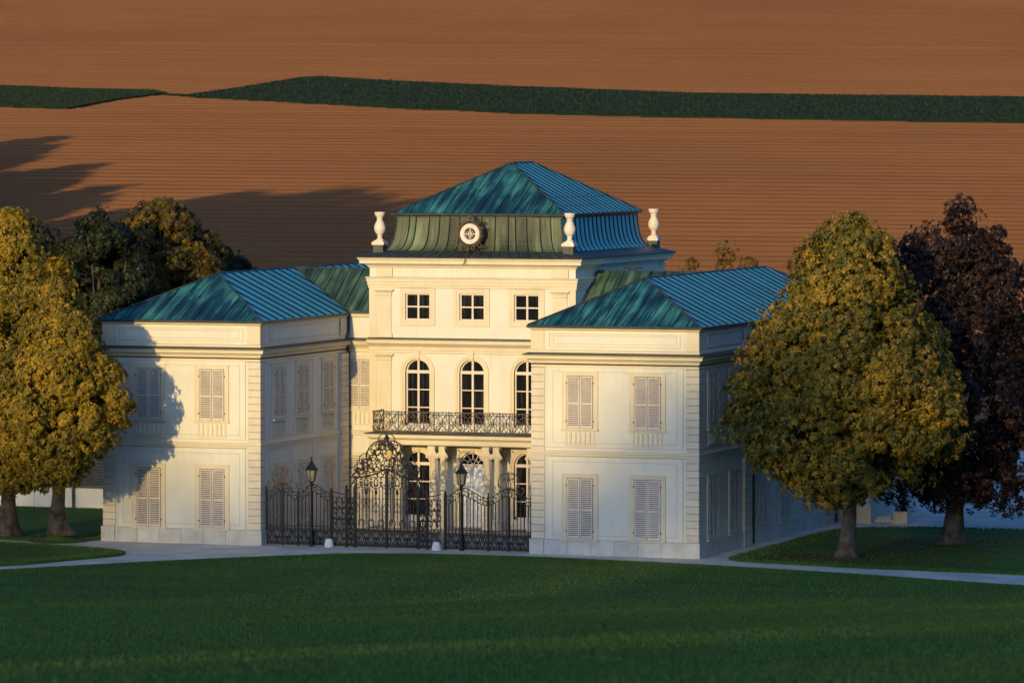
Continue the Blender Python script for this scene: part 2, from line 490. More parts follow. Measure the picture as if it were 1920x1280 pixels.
def leaf_mesh(name, P, N, size, mat, parent=None, tint=None, aspect=0.5, up=None):
    """n leaf-shaped faces (four corners, folded along the rib) at points P, facing N"""
    n = len(P)
    N = N / (np.linalg.norm(N, axis=1, keepdims=True) + 1e-9)
    A = RNG.normal(size=(n, 3)) if up is None else up
    A = A - (A * N).sum(1, keepdims=True) * N
    A /= (np.linalg.norm(A, axis=1, keepdims=True) + 1e-9)
    B = np.cross(N, A)
    L = (size * RNG.uniform(0.7, 1.3, n))[:, None] if np.isscalar(size) else size[:, None]
    fold = RNG.uniform(0.05, 0.3, n)[:, None]
    V = np.empty((n, 4, 3), 'f')
    V[:, 0] = P - A * L * 0.5
    V[:, 1] = P + B * L * aspect * 0.5 - N * L * fold * 0.5
    V[:, 2] = P + A * L * 0.5 - N * L * 0.15
    V[:, 3] = P - B * L * aspect * 0.5 - N * L * fold * 0.5
    org = np.array([P[:, 0].mean(), P[:, 1].mean(), P[:, 2].min()]) if parent is None else W0[parent.name]
    V -= org
    me = bpy.data.meshes.new(name)
    me.vertices.add(n * 4); me.loops.add(n * 4); me.polygons.add(n)
    me.vertices.foreach_set('co', V.ravel())
    me.loops.foreach_set('vertex_index', np.arange(n * 4, dtype='i'))
    me.polygons.foreach_set('loop_start', np.arange(0, n * 4, 4, dtype='i'))
    me.polygons.foreach_set('loop_total', np.full(n, 4, 'i'))
    me.update(calc_edges=True)
    if tint is None: tint = RNG.uniform(0, 1, n)
    at = me.attributes.new('tint', 'FLOAT', 'POINT')
    at.data.foreach_set('value', np.repeat(tint.astype('f'), 4))
    me.materials.append(mat)
    o = bpy.data.objects.new(name, me); COL.objects.link(o)
    if parent is None: o.location = org
    else: o.parent = parent
    return o

# grass blades on the slope and the lawns
def grass():
    n = 400000
    s = 52 + (198 - 52) * RNG.uniform(0, 1, n) ** 0.8
    r = RNG.uniform(-1, 1, n) * (s * 0.16 + 2.0)
    e = np.array([s_edge(v) for v in np.linspace(-40, 40, 801)])
    se = np.interp(r, np.linspace(-40, 40, 801), e)
    extra = 60000
    r2 = RNG.uniform(-24, 24, extra); t2 = RNG.uniform(-0.04, 1, extra) ** 1.0 * RNG.uniform(0, 1, extra) * 1.6
    s = np.concatenate([s, np.interp(r2, np.linspace(-40, 40, 801), e) - t2]); r = np.concatenate([r, r2]); se = np.concatenate([se, np.interp(r2, np.linspace(-40, 40, 801), e)])
    ok = s < se + 0.03
    s, r = s[ok], r[ok]
    X = CAM[0] + s * FH[0] + r * RH[0]; Y = CAM[1] + s * FH[1] + r * RH[1]
    ks = np.linspace(-10, 220, 1200)
    Z = np.interp(s, ks, [hill_z(v) for v in ks])
    P = [np.stack([X, Y, np.maximum(Z, 0.05)], 1)]
    for poly in LAWN_P:
        Q = np.array(poly); c = Q.mean(0)
        m = 26000
        i = RNG.integers(0, len(Q), m)
        base = Q[i]
        nx = np.roll(Q, -1, 0)[i]
        w = RNG.uniform(0, 1, m)[:, None]
        p = base + (nx - base) * w
        p = p + (c - p) / np.linalg.norm(c - p, axis=1, keepdims=True) * (np.abs(RNG.normal(0, 0.5, m)) - 0.02)[:, None]
        k = (np.abs(p[:, 0] - 12) < 60)
        p = p[k]
        P.append(np.concatenate([p, np.full((len(p), 1), 0.05)], 1))
    P = np.concatenate(P)
    n = len(P)
    h = RNG.uniform(0.05, 0.11, n)
    P[:, 2] += h * 0.42
    up = np.stack([RNG.normal(0, 0.35, n), RNG.normal(0, 0.35, n), np.ones(n)], 1)
    N = np.stack([RNG.normal(0, 1, n), RNG.normal(0, 1, n), np.zeros(n)], 1)
    o = leaf_mesh('grass', P, N, h, BLADE, up=up, aspect=0.35)
    tag(o, kind='stuff')
grass()

# ------------------------------------------------------------------ the ploughed hillside behind
S0, MF = 268.0, 0.075
def field_z(s): return MF * (s - S0)
def field():
    """drilled ridges with a flat wheel track after every second one"""
    V, F, MI = [], [], []
    rs = [-700, -300, -120, 0, 120, 300, 700]
    rnd = random.Random(5)
    s = S0 - 12
    def line(ss, dz, mi):
        jit = rnd.uniform(-0.02, 0.02)
        for r in rs:
            q = ss + jit - 0.10 * r
            x, y = xy(q, r)
            V.append((x, y, field_z(q) + dz))
        MI.append(mi)
    while s < 1250:
        k = 1.0 if s < 800 else 3.0
        h = 0.40 + rnd.uniform(-0.02, 0.03)
        for j in range(4):
            line(s + j * .9 * k, 0.0, 0); line(s + (j * .9 + .42) * k, h, 0 if j < 3 else 1)
            line(s + (j * .9 + (.58 if j < 3 else .70)) * k, h if j < 3 else h + .03, 0)
        s += 3.6 * k * rnd.uniform(.97, 1.03)
    n = len(rs); m = len(V) // n
    F = [(i * n + j, i * n + j + 1, (i + 1) * n + j + 1, (i + 1) * n + j) for i in range(m - 1) for j in range(n - 1)]
    me = bpy.data.meshes.new('ploughed_field'); me.from_pydata(V, [], F); me.materials.append(SOIL); me.materials.append(TRACK)
    me.polygons.foreach_set('material_index', [MI[i] for i in range(m - 1) for j in range(n - 1)])
    o = bpy.data.objects.new('ploughed_field', me); COL.objects.link(o)
    structure(o)
field()

def crop(name, poly, seed, h=0.62):
    """standing green crop on the hillside: a low block of plants in drilled rows; poly in (s, r)"""
    P = np.array(poly)
    n = 170000
    lo, hi = P.min(0), P.max(0)
    q = RNG.uniform(lo, hi, (n * 2, 2))
    # point in polygon
    ins = np.zeros(len(q), bool)
    j = len(P) - 1
    for i in range(len(P)):
        a, b = P[i], P[j]
        c = ((a[1] > q[:, 1]) != (b[1] > q[:, 1])) & (q[:, 0] < (b[0] - a[0]) * (q[:, 1] - a[1]) / (b[1] - a[1] + 1e-12) + a[0])
        ins ^= c; j = i
    q = q[ins][:n]
    X = CAM[0] + q[:, 0] * FH[0] + q[:, 1] * RH[0]; Y = CAM[1] + q[:, 0] * FH[1] + q[:, 1] * RH[1]
    z = field_z(q[:, 0]) + RNG.uniform(0.48, h + 0.02, len(q))
    PP = np.stack([X, Y, z], 1)
    N = np.stack([RNG.normal(0, .7, len(q)), RNG.normal(0, .7, len(q)) - 0.3, np.ones(len(q))], 1)
    up = np.stack([RNG.normal(0, 1, len(q)), RNG.normal(0, 1, len(q)), RNG.normal(0, .5, len(q))], 1)
    o = leaf_mesh(name, PP, N, 0.18, CROPL, up=up, aspect=0.6)
    tag(o, kind='stuff')
    # the green mass under the leaves
    R = []
    for i in range(len(P)):
        a, b = P[i], P[(i + 1) % len(P)]
        L = np.linalg.norm(b - a); k = max(1, int(L / 1.2))
        for t in range(k):
            R.append(a + (b - a) * t / k + np.array([random.uniform(-.12, .12), random.uniform(-.12, .12)]))
    bm = bmesh.new()
    top = [bm.verts.new((*xy(*p), field_z(p[0]) + h * 0.9)) for p in R]
    low = [bm.verts.new((*xy(*p), field_z(p[0]) - 0.1)) for p in R]
    f = bm.faces.new(top)
    for i in range(len(R)):
        j = (i + 1) % len(R); bm.faces.new((top[i], low[i], low[j], top[j]))
    bmesh.ops.triangulate(bm, faces=[f])
    me = bpy.data.meshes.new('crop_field'); bm.to_mesh(me); bm.free(); me.materials.append(CROP)
    o = bpy.data.objects.new('crop_field', me); COL.objects.link(o); structure(o)
def on_field(u, v):
    d = np.array(FW) + np.array(RT) * (u - 960) / 9516 - np.array(UP) * (v - 640) / 9516
    s_per = d[0] * FH[0] + d[1] * FH[1]
    t = (CAM[2] + MF * S0) / (MF * s_per - d[2])
    p = CAM + d * t
    return sr(p[0], p[1])
crop('crop_leaves', [on_field(*p) for p in ((-260, 162), (0, 170), (150, 176), (290, 179), (312, 184), (220, 196), (130, 213), (60, 211), (-260, 202))], 1)
crop('crop_leaves', [on_field(*p) for p in ((300, 185), (350, 187), (420, 178), (500, 165), (560, 155), (600, 152), (700, 159), (960, 171), (1300, 184), (1600, 188), (1920, 191), (2250, 194), (2250, 247), (1920, 239), (1600, 234), (1300, 229), (960, 221), (700, 209), (500, 198), (380, 192))], 2)

# ------------------------------------------------------------------ palace
w, G, H = 6.883, 11.677, 9.05
XR = w + G                 # left edge of the right wing
CX = 12.53                 # axis of the centre block
YC = 9.5                   # its front
WL = 24.0                  # length of the wings
palace = empty('palace', (CX, YC, 0), 'cream baroque palace with blue-green copper roofs, two wings framing a gated court', 'palace')

# --- window types -------------------------------------------------------------
def louvre_leaf(hh, name='shutter'):
    b = MB(); wl = 0.52; st = 0.05
    b.box(0, st, -0.045, 0, 0, hh); b.box(wl - st, wl, -0.045, 0, 0, hh)
    b.box(st, wl - st, -0.045, 0, 0, 0.07); b.box(st, wl - st, -0.045, 0, hh - 0.07, hh)
    b.box(st, wl - st, -0.045, 0, hh * 0.47, hh * 0.47 + 0.06)
    n = int(hh / 0.080)
    for i in range(n):
        z = 0.07 + (hh - 0.14) * (i + 0.5) / n
        b.face([(st, -0.040, z - 0.026), (wl - st, -0.040, z - 0.026), (wl - st, -0.014, z + 0.012), (st, -0.014, z + 0.012)])
        b.face([(st, -0.040, z - 0.040), (wl - st, -0.040, z - 0.040), (wl - st, -0.040, z - 0.026), (st, -0.040, z - 0.026)])
        b.face([(st, -0.040, z - 0.040), (wl - st, -0.040, z - 0.040), (wl - st, -0.014, z + 0.002), (st, -0.014, z + 0.002)])
    return b.build(name, SHUT, local=True)

def shuttered(hh, apron):
    """closed louvred shutters in a moulded surround; local: centred, wall face at y=0, facing -y"""
    b = MB()
    for s in (-1, 1):
        x = sorted((s * 0.55, s * 0.71)); b.box(x[0], x[1], -0.045, 0.02, -0.02, hh + 0.16)
        x = sorted((s * 0.71, s * 0.75)); b.box(x[0], x[1], -0.06, 0.02, -0.02, hh + 0.20)
    b.box(-0.55, 0.55, -0.045, 0.02, hh + 0.02, hh + 0.16)
    b.box(-0.71, 0.71, -0.062, 0.02, hh + 0.16, hh + 0.20)
    root = b.build('window', TRIM, local=True)
    b = MB(); b.box(-0.78, 0.78, -0.11, 0.02, -0.09, -0.02)
    s_ = b.build('sill', QUOIN, local=True); s_.parent = root
    p = MB(); p.box(-0.55, 0.55, -0.012, 0.0, 0, hh + 0.02)
    o = p.build('pane', GLASSM, local=True); o.parent = root
    lv = louvre_leaf(hh)
    lv.parent = root; lv.location = (-0.53, -0.015, 0)
    l2 = lv.copy(); COL.objects.link(l2); l2.parent = root; l2.location = (0.01, -0.015, 0)
    h = MB()
    for z in (0.25, hh - 0.3):
        for s in (-1, 1): h.box(s * 0.56 - 0.025, s * 0.56 + 0.025, -0.075, -0.03, z, z + 0.06)
    o = h.build('hinge', LEAD, local=True); o.parent = root; tag(o, kind='stuff')
    if apron:
        a = MB()
        a.box(-0.62, 0.62, -0.035, 0.02, -0.70, -0.64); a.box(-0.62, -0.54, -0.035, 0.02, -0.64, -0.14); a.box(0.54, 0.62, -0.035, 0.02, -0.64, -0.14)
        for i in range(5):
            x = -0.40 + i * 0.2
            a.rings([[(x + q * k, yy, z) for q, yy in ((-0.055, 0), (-0.03, -0.05), (0.03, -0.05), (0.055, 0))] for z, k in ((-0.62, 1.1), (-0.52, 0.6), (-0.36, 1.2), (-0.16, 0.8))], closed=False)
        o = a.build('apron', TRIM, local=True); o.parent = root
    return root

ARC_W, ARC_H = 1.10, 2.78
def arched(door=False):
    """round-headed window, opening ARC_W x ARC_H, set 0.14 m behind the wall face"""
    r = ARC_W / 2; sp = ARC_H - r; n = 14
    arc = lambda rr, k=n: [(rr * math.cos(math.pi - math.pi * i / k), sp + rr * math.sin(math.pi - math.pi * i / k)) for i in range(k + 1)]
    b = MB()
    def band(r0, r1, y0, y1, z0=0.0):
        A, B = arc(r0), arc(r1)
        A = [(-r0, z0)] + A + [(r0, z0)]; B = [(-r1, z0)] + B + [(r1, z0)]
        for i in range(len(A) - 1):
            b.face([(A[i][0], y0, A[i][1]), (A[i + 1][0], y0, A[i + 1][1]), (B[i + 1][0], y0, B[i + 1][1]), (B[i][0], y0, B[i][1])])
            b.face([(A[i][0], y0, A[i][1]), (A[i + 1][0], y0, A[i + 1][1]), (A[i + 1][0], y1, A[i + 1][1]), (A[i][0], y1, A[i][1])])
            b.face([(B[i][0], y0, B[i][1]), (B[i + 1][0], y0, B[i + 1][1]), (B[i + 1][0], y1, B[i + 1][1]), (B[i][0], y1, B[i][1])])
    # joinery frame
    band(r - 0.065, r + 0.0, 0.10, 0.20)
    if not door:
        b.box(-0.045, 0.045, 0.09, 0.19, 0, ARC_H - 0.03)
        b.box(-r, r, 0.085, 0.195, sp - 0.06, sp + 0.07)
        for k in (1, 2):
            z = sp * k / 3; b.box(-r, r, 0.11, 0.18, z - 0.022, z + 0.022)
        b.box(-r, r, 0.10, 0.20, 0, 0.08)
    else:
        b.box(-r, r, 0.085, 0.195, sp - 0.05, sp + 0.05)
        for k in range(1, 6):
            a = math.pi * k / 6
            b.tube([(0.24 * math.cos(a), 0.14, sp + 0.24 * math.sin(a)), (r * math.cos(a), 0.14, sp + r * math.sin(a))], 0.022)
        b.tube([(0.25 * math.cos(math.pi * i / 12), 0.14, sp + 0.25 * math.sin(math.pi * i / 12)) for i in range(13)], 0.022)
        for k in (1, 2):
            a = math.pi * k / 3
            b.tube([(0, 0.14, sp), (0.25 * math.cos(a), 0.14, sp + 0.25 * math.sin(a))], 0.018)
    root = b.build('window', JOIN, local=True)
    b = MB()
    band(r + 0.0, r + 0.09, -0.035, 0.25)
    band(r + 0.09, r + 0.21, -0.065, 0.02)
    zt = ARC_H
    b.rings([[(-0.10 * k, y, z) for z, k, y in ((zt - 0.02, 0.8, -0.09), (zt + 0.34, 1.25, -0.13))] + [(0.10 * k, y, z) for z, k, y in ((zt + 0.34, 1.25, -0.13), (zt - 0.02, 0.8, -0.09))],
             [(-0.10 * k, 0.0, z) for z, k in ((zt - 0.02, 0.8), (zt + 0.34, 1.25))] + [(0.10 * k, 0.0, z) for z, k in ((zt + 0.34, 1.25), (zt - 0.02, 0.8))]], cap=(True, False))
    o = b.build('surround', TRIM, local=True); o.parent = root
    def pane(pts):
        p = MB(); p.rings([[(x, 0.16, z) for x, z in pts], [(x, 0.17, z) for x, z in pts]], cap=(True, True))
        o = p.build('pane', GLASSM, local=True); o.parent = root
    if not door:
        for s in (-1, 1):
            for k in range(3):
                z0, z1 = sp * k / 3, sp * (k + 1) / 3
                pane([(s * 0.02, z0), (s * (r - .02), z0), (s * (r - .02), z1), (s * 0.02, z1)])
            A = [(s * (r - .02) * math.cos(math.pi / 2 * i / 7), sp + (r - .02) * math.sin(math.pi / 2 * i / 7)) for i in range(8)]
            pane([(s * 0.02, sp)] + A)
    else:
        for k in range(6):
            a0, a1 = math.pi * k / 6, math.pi * (k + 1) / 6
            pane([(0, sp)] + [((r - .02) * math.cos(a0 + (a1 - a0) * i / 3), sp + (r - .02) * math.sin(a0 + (a1 - a0) * i / 3)) for i in range(4)])
    return root

def square_window(ww=1.10, hh=1.12):
    b = MB(); r = ww / 2
    for x0, x1 in ((-r, -r + .06), (r - .06, r), (-.04, .04)): b.box(x0, x1, 0.08, 0.18, 0, hh)
    for z0, z1 in ((0, .06), (hh - .06, hh), (hh / 2 - .03, hh / 2 + .03)): b.box(-r, r, 0.085, 0.175, z0, z1)
    root = b.build('window', JOIN, local=True)
    b = MB()
    for k, (o_, y) in enumerate(((0.0, -0.03), (0.12, -0.05))):
        i_, e_ = r + o_, r + o_ + 0.12
        b.box(-e_, -i_, y, 0.02, -o_ - .12, hh + o_ + .12); b.box(i_, e_, y, 0.02, -o_ - .12, hh + o_ + .12)
        b.box(-i_, i_, y, 0.02, hh + o_, hh + o_ + .12); b.box(-i_, i_, y, 0.02, -o_ - .12, -o_)
    o = b.build('surround', TRIM, local=True); o.parent = root
    for s in (-1, 1):
        for z0, z1 in ((0.03, hh / 2), (hh / 2, hh - 0.03)):
            p = MB(); x0, x1 = sorted((s * .02, s * (r - .02)))
            p.box(x0, x1, 0.13, 0.14, z0, z1); o = p.build('pane', GLASSM, local=True); o.parent = root
    return root

W_UP, W_LOW = shuttered(2.05, True), shuttered(2.36, False)
W_ARC, W_SQ, W_DOOR = arched(), square_window(), arched(True)
PROTOS = [W_UP, W_LOW, W_ARC, W_SQ, W_DOOR]
def window(proto, x, y, z, side=False):
    return copy_tree(proto, palace, (x, y, z), math.pi / 2 if side else 0.0)

# --- copper roofs -------------------------------------------------------------
def clip(poly, a, b, c):
    """keep the part of a 2D polygon with a*x + b*y <= c"""
    out = []
    for i in range(len(poly)):
        p, q = poly[i], poly[(i + 1) % len(poly)]
        dp, dq = a * p[0] + b * p[1] - c, a * q[0] + b * q[1] - c
        if dp <= 0: out.append(p)
        if dp * dq < 0:
            t = dp / (dp - dq); out.append((p[0] + (q[0] - p[0]) * t, p[1] + (q[1] - p[1]) * t))
    return out

def roof_slope(root, poly, mat, pitch, seam_w=0.045, seam_h=0.05, off=0.0, label=None):
    """one slope of standing-seam copper: every sheet between two seams is a panel; poly[0]->poly[1] is the eave"""
    P = [Vector(p) for p in poly]
    e = (P[1] - P[0]).normalized()
    nrm = e.cross(P[-1] - P[0]).normalized()
    if nrm.z < 0: nrm = -nrm
    s = nrm.cross(e)
    if s.z < 0: s = -s
    o3 = P[0]
    to2 = lambda p: ((p - o3).dot(e), (p - o3).dot(s))
    to3 = lambda q, h=0.0: tuple(o3 + e * q[0] + s * q[1] + nrm * h)
    Q = [to2(p) for p in P]
    t0, t1 = min(q[0] for q in Q), max(q[0] for q in Q)
    n = max(1, round((t1 - t0) / pitch)); st = (t1 - t0) / n
    seams = MB()
    uo = random.uniform(0, 50)
    for i in range(n):
        a, b = t0 + i * st, t0 + (i + 1) * st
        c = clip(clip(Q, 1, 0, b - 0.006), -1, 0, -(a + 0.006))
        if len(c) < 3: continue
        m = MB()
        lift = 0.014 + random.uniform(0, 0.006)
        m.face([to3(q, lift) for q in c], [(q[0] + uo, q[1]) for q in c])
        for k in range(len(c)):
            p, q = c[k], c[(k + 1) % len(c)]
            m.face([to3(p, lift), to3(q, lift), to3(q, 0), to3(p, 0)], [(p[0] + uo, p[1]), (q[0] + uo, q[1])] * 2)
        m.build('roof_panel', mat, root)
    for i in range(1, n):
        t = t0 + i * st
        c = clip(clip(Q, 1, 0, t + seam_w / 2), -1, 0, -(t - seam_w / 2))
        if len(c) < 3: continue
        v0, v1 = min(q[1] for q in c), max(q[1] for q in c)
        if v1 - v0 < 0.15: continue
        A = [(t - seam_w / 2, v0), (t + seam_w / 2, v0), (t + seam_w / 2, v1 - 0.03), (t - seam_w / 2, v1 - 0.03)]
        seams.rings([[to3(q, 0.0) for q in A], [to3(q, seam_h) for q in A]], cap=(False, True))
    if seams.f:
        tag(seams.build('standing_seam', SEAM, root), kind='stuff')

def hip_roof(x0, x1, y0, y1, z0, z1, ya, yb, mats, pitches, name='roof', sw=0.085):
    """hipped roof with a ridge along y; mats/pitches: front, right, back, left"""
    xm = (x0 + x1) / 2
    A, B, C_, D = (x0, y0, z0), (x1, y0, z0), (x1, y1, z0), (x0, y1, z0)
    R0, R1 = (xm, ya, z1), (xm, yb, z1)
    base = MB()
    dz = 0.03
    lo = lambda p: (p[0], p[1], p[2] - dz)
    for f in ((A, B, R0), (B, C_, R1, R0), (C_, D, R1), (D, A, R0, R1)):
        base.face([lo(p) for p in f])
    # eaves gutter and dark fascia
    base.rect_sweep(x0, x1, y0, y1, [(-0.25, z0 - 0.10), (0.0, z0 - 0.09), (0.05, z0 - 0.06), (0.06, z0 + 0.0), (0.03, z0 + 0.025), (0.0, z0 + 0.0)])
    # hip and ridge rolls
    for p, q in ((A, R0), (B, R0), (C_, R1), (D, R1), (R0, R1)):
        base.tube([(p[0], p[1], p[2] + .03), (q[0], q[1], q[2] + .03)], 0.045, 6)
    root = base.build(name, LEAD, palace)
    roof_slope(root, (A, B, R0), mats[0], pitches[0], 0.03, 0.03)
    roof_slope(root, (B, C_, R1, R0), mats[1], pitches[1], sw, sw * .75)
    roof_slope(root, (C_, D, R1), mats[2], pitches[2])
    roof_slope(root, (D, A, R0, R1), mats[3], pitches[3], sw, sw * .75)
    return root

# --- the wings -----------------------------------------------------------------
Q_PROTO = MB(); Q_PROTO.box(-0.28, 0.28, -0.28, 0.28, 0.012, 0.272)
Q_PROTO = Q_PROTO.build('quoin', QUOIN, local=True); PROTOS.append(Q_PROTO)
LES = MB(); LES.box(-0.12, 0.11, -0.46, 0.46, 0.012, 0.272)
LES = LES.build('quoin', QUOIN, local=True); PROTOS.append(LES)
NQ = 24
def quoins(x, y, proto=None, z0=0.62, z1=7.40):
    k = (z1 - z0) / NQ
    b = MB(); hx, hy = ((.25, .25) if proto is None else (.085, .43)); b.box(x - hx, x + hx, y - hy, y + hy, z0, z1); b.build('joint_backing', GROOVE, palace)
    for i in range(NQ):
        o = share(proto or Q_PROTO, 'quoin', palace, (x, y, z0 + i * k))

def frame_line(b, x0, x1, z0, z1, y, t=0.035, p=0.014, side=None):
    """a flat raised fillet framing a wall panel, one closed ring; side=X puts it on a wall facing +x"""
    def pt(a, c, d):
        return (a, y - d, c) if side is None else (side + d, a, c)
    O = [(x0, z0), (x1, z0), (x1, z1), (x0, z1)]
    I = [(x0 + t, z0 + t), (x1 - t, z0 + t), (x1 - t, z1 - t), (x0 + t, z1 - t)]
    b.rings([[pt(*q, -.01) for q in O], [pt(*q, p) for q in O], [pt(*q, p) for q in I], [pt(*q, -.01) for q in I]])

def fillet(name, mat, *a, **k):
    b = MB(); frame_line(b, *a, **k); return b.build(name, mat, palace)

def wing(X0, side_wins, lesenes, length):
    X1 = X0 + w
    b = MB()
    b.box(X0, X1, 0, length, 0, H - 0.02)
    b.build('wall', STUCCO, palace)
    # raised wall fields, each outlined by a darker strip in place of a groove's shade
    for z0, z1 in ((4.36, 7.36), (0.72, 3.80)):
        b = MB(); b.box(X0 + 0.62, X0 + w - 0.62, -0.03, 0.01, z0 - 0.10, z1 + 0.08); b.build('wall_panel', STUCCO, palace)
        fillet('groove_shade', GROOVE_SHADE, X0 + 0.60, X0 + w - 0.60, z0 - 0.12, z1 + 0.10, 0, 0.02, 0.012)
        fillet('groove_shade', GROOVE_SHADE, X0 + 0.86, X0 + w - 0.86, z0 + 0.06, z1 - 0.10, -0.03, 0.018, 0.004)
    b = MB(); b.box(X0 + 0.55, X0 + w - 0.55, -0.025, 0.01, 8.115, 8.855); b.build('wall_panel', STUCCO, palace)
    # belt between the storeys
    b = MB(); b.rect_sweep(X0, X1, 0, length, [(0.0, 3.90), (0.045, 3.92), (0.045, 4.0), (0.075, 4.03), (0.075, 4.08), (0.05, 4.11), (0.0, 4.13)])
    b.build('belt_course', TRIM, palace)
    # cornice
    b = MB(); b.rect_sweep(X0, X1, 0, length, [(0.0, 7.40), (0.04, 7.42), (0.04, 7.50), (0.0, 7.52), (0.0, 7.56), (0.06, 7.58), (0.07, 7.64), (0.12, 7.70), (0.20, 7.74), (0.24, 7.76), (0.24, 7.84), (0.29, 7.90), (0.0, 7.905)])
    b.build('cornice', TRIM, palace)
    b = MB(); b.rect_sweep(X0, X1, 0, length, [(0.0, 7.910), (0.335, 7.906), (0.335, 7.935), (0.0, 8.02)])
    b.build('cornice_flashing', LEAD, palace)
    # attic: base, corner piers, cap, framed field
    b = MB(); b.rect_sweep(X0, X1, 0, length, [(0.0, 8.0), (0.07, 8.0), (0.07, 8.06), (0.03, 8.10), (0.0, 8.11)])
    b.rect_sweep(X0, X1, 0, length, [(0.0, 8.86), (0.04, 8.88), (0.10, 8.93), (0.10, 8.985), (0.0, 8.99)])
    for px in (X0, X1 - 0.5):
        b.box(px - (0.05 if px == X0 else 0), px + 0.5 + (0.05 if px != X0 else 0), -0.05, 0.5, 8.11, 8.86)
    b.build('attic_moulding', TRIM, palace)
    fillet('attic_panel', TRIM, X0 + 0.70, X0 + w - 0.70, 8.22, 8.78, -0.025, 0.05, 0.03); fillet('groove_shade', GROOVE_SHADE, X0 + 0.88, X0 + w - 0.88, 8.33, 8.67, -0.025, 0.02, 0.004)
    ys = [0.75] + [c for c in lesenes if c < length] + [length - 0.6]
    for a, c in zip(ys[:-1], ys[1:]):
        fillet('attic_panel', TRIM, a + 0.35, c - 0.35, 8.22, 8.78, 0, 0.05, 0.03, side=X1)
    # plinth stones
    n = 6
    st = (w - 1.02) / n
    for i in range(n):
        b = MB(); b.box(X0 + 0.51 + i * st + .006, X0 + 0.51 + (i + 1) * st - .006, -0.07, 0.02, 0.0, 0.60); b.build('plinth_stone', PLINTH, palace)
    for xa, xb in ((X0 - 0.10, X0 + 0.504), (X1 - 0.504, X1 + 0.10)):
        b = MB(); b.box(xa, xb, -0.10, 0.5, 0.0, 0.612); b.build('plinth_stone', PLINTH, palace)
    m = int((length - 0.6) / 1.5); st = (length - 0.55) / m
    for i in range(m):
        b = MB(); b.box(X1 - 0.02, X1 + 0.07, 0.52 + i * st + .006, 0.52 + (i + 1) * st - .006, 0.0, 0.60); b.build('plinth_stone', PLINTH, palace)
    # side wall fields
    for i, y in enumerate(side_wins):
        for z0, z1 in ((4.26, 7.30), (0.68, 3.80)):
            fillet('groove_shade', GROOVE_SHADE, y - 1.12, y + 1.12, z0, z1, 0, 0.02, 0.006, side=X1)
    # corners
    for cx in (X0 + 0.25, X1 - 0.225): quoins(cx, 0.225)
    for y in lesenes:
        b = MB(); b.box(X1 - 0.02, X1 + 0.095, y - 0.44, y + 0.44, 0.62, 7.40); b.build('corner_pier', TRIM, palace)
        b = MB(); b.box(X1 - 0.02, X1 + 0.14, y - 0.5, y + 0.5, 0.0, 0.612); b.build('plinth_stone', PLINTH, palace)
        b = MB(); b.box(X1 - 0.02, X1 + 0.06, y - 0.40, y + 0.40, 8.11, 8.86); b.build('attic_pier', TRIM, palace)
        quoins(X1 + 0.03, y, LES)
    # windows
    for x in (2.01, 4.81):
        window(W_UP, X0 + x, -0.03, 5.02); window(W_LOW, X0 + x, -0.03, 0.67)
    for y in side_wins:
        window(W_UP, X1, y, 5.04, True); window(W_LOW, X1, y, 0.67, True)
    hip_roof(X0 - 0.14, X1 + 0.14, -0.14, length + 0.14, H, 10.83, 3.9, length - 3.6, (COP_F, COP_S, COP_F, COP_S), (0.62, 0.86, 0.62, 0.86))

wing(0.0, (2.05, 4.6, 7.45), (9.15,), WL)
wing(XR, (1.88, 4.72, 8.66, 11.78, 15.5), (6.3, 18.35), WL)

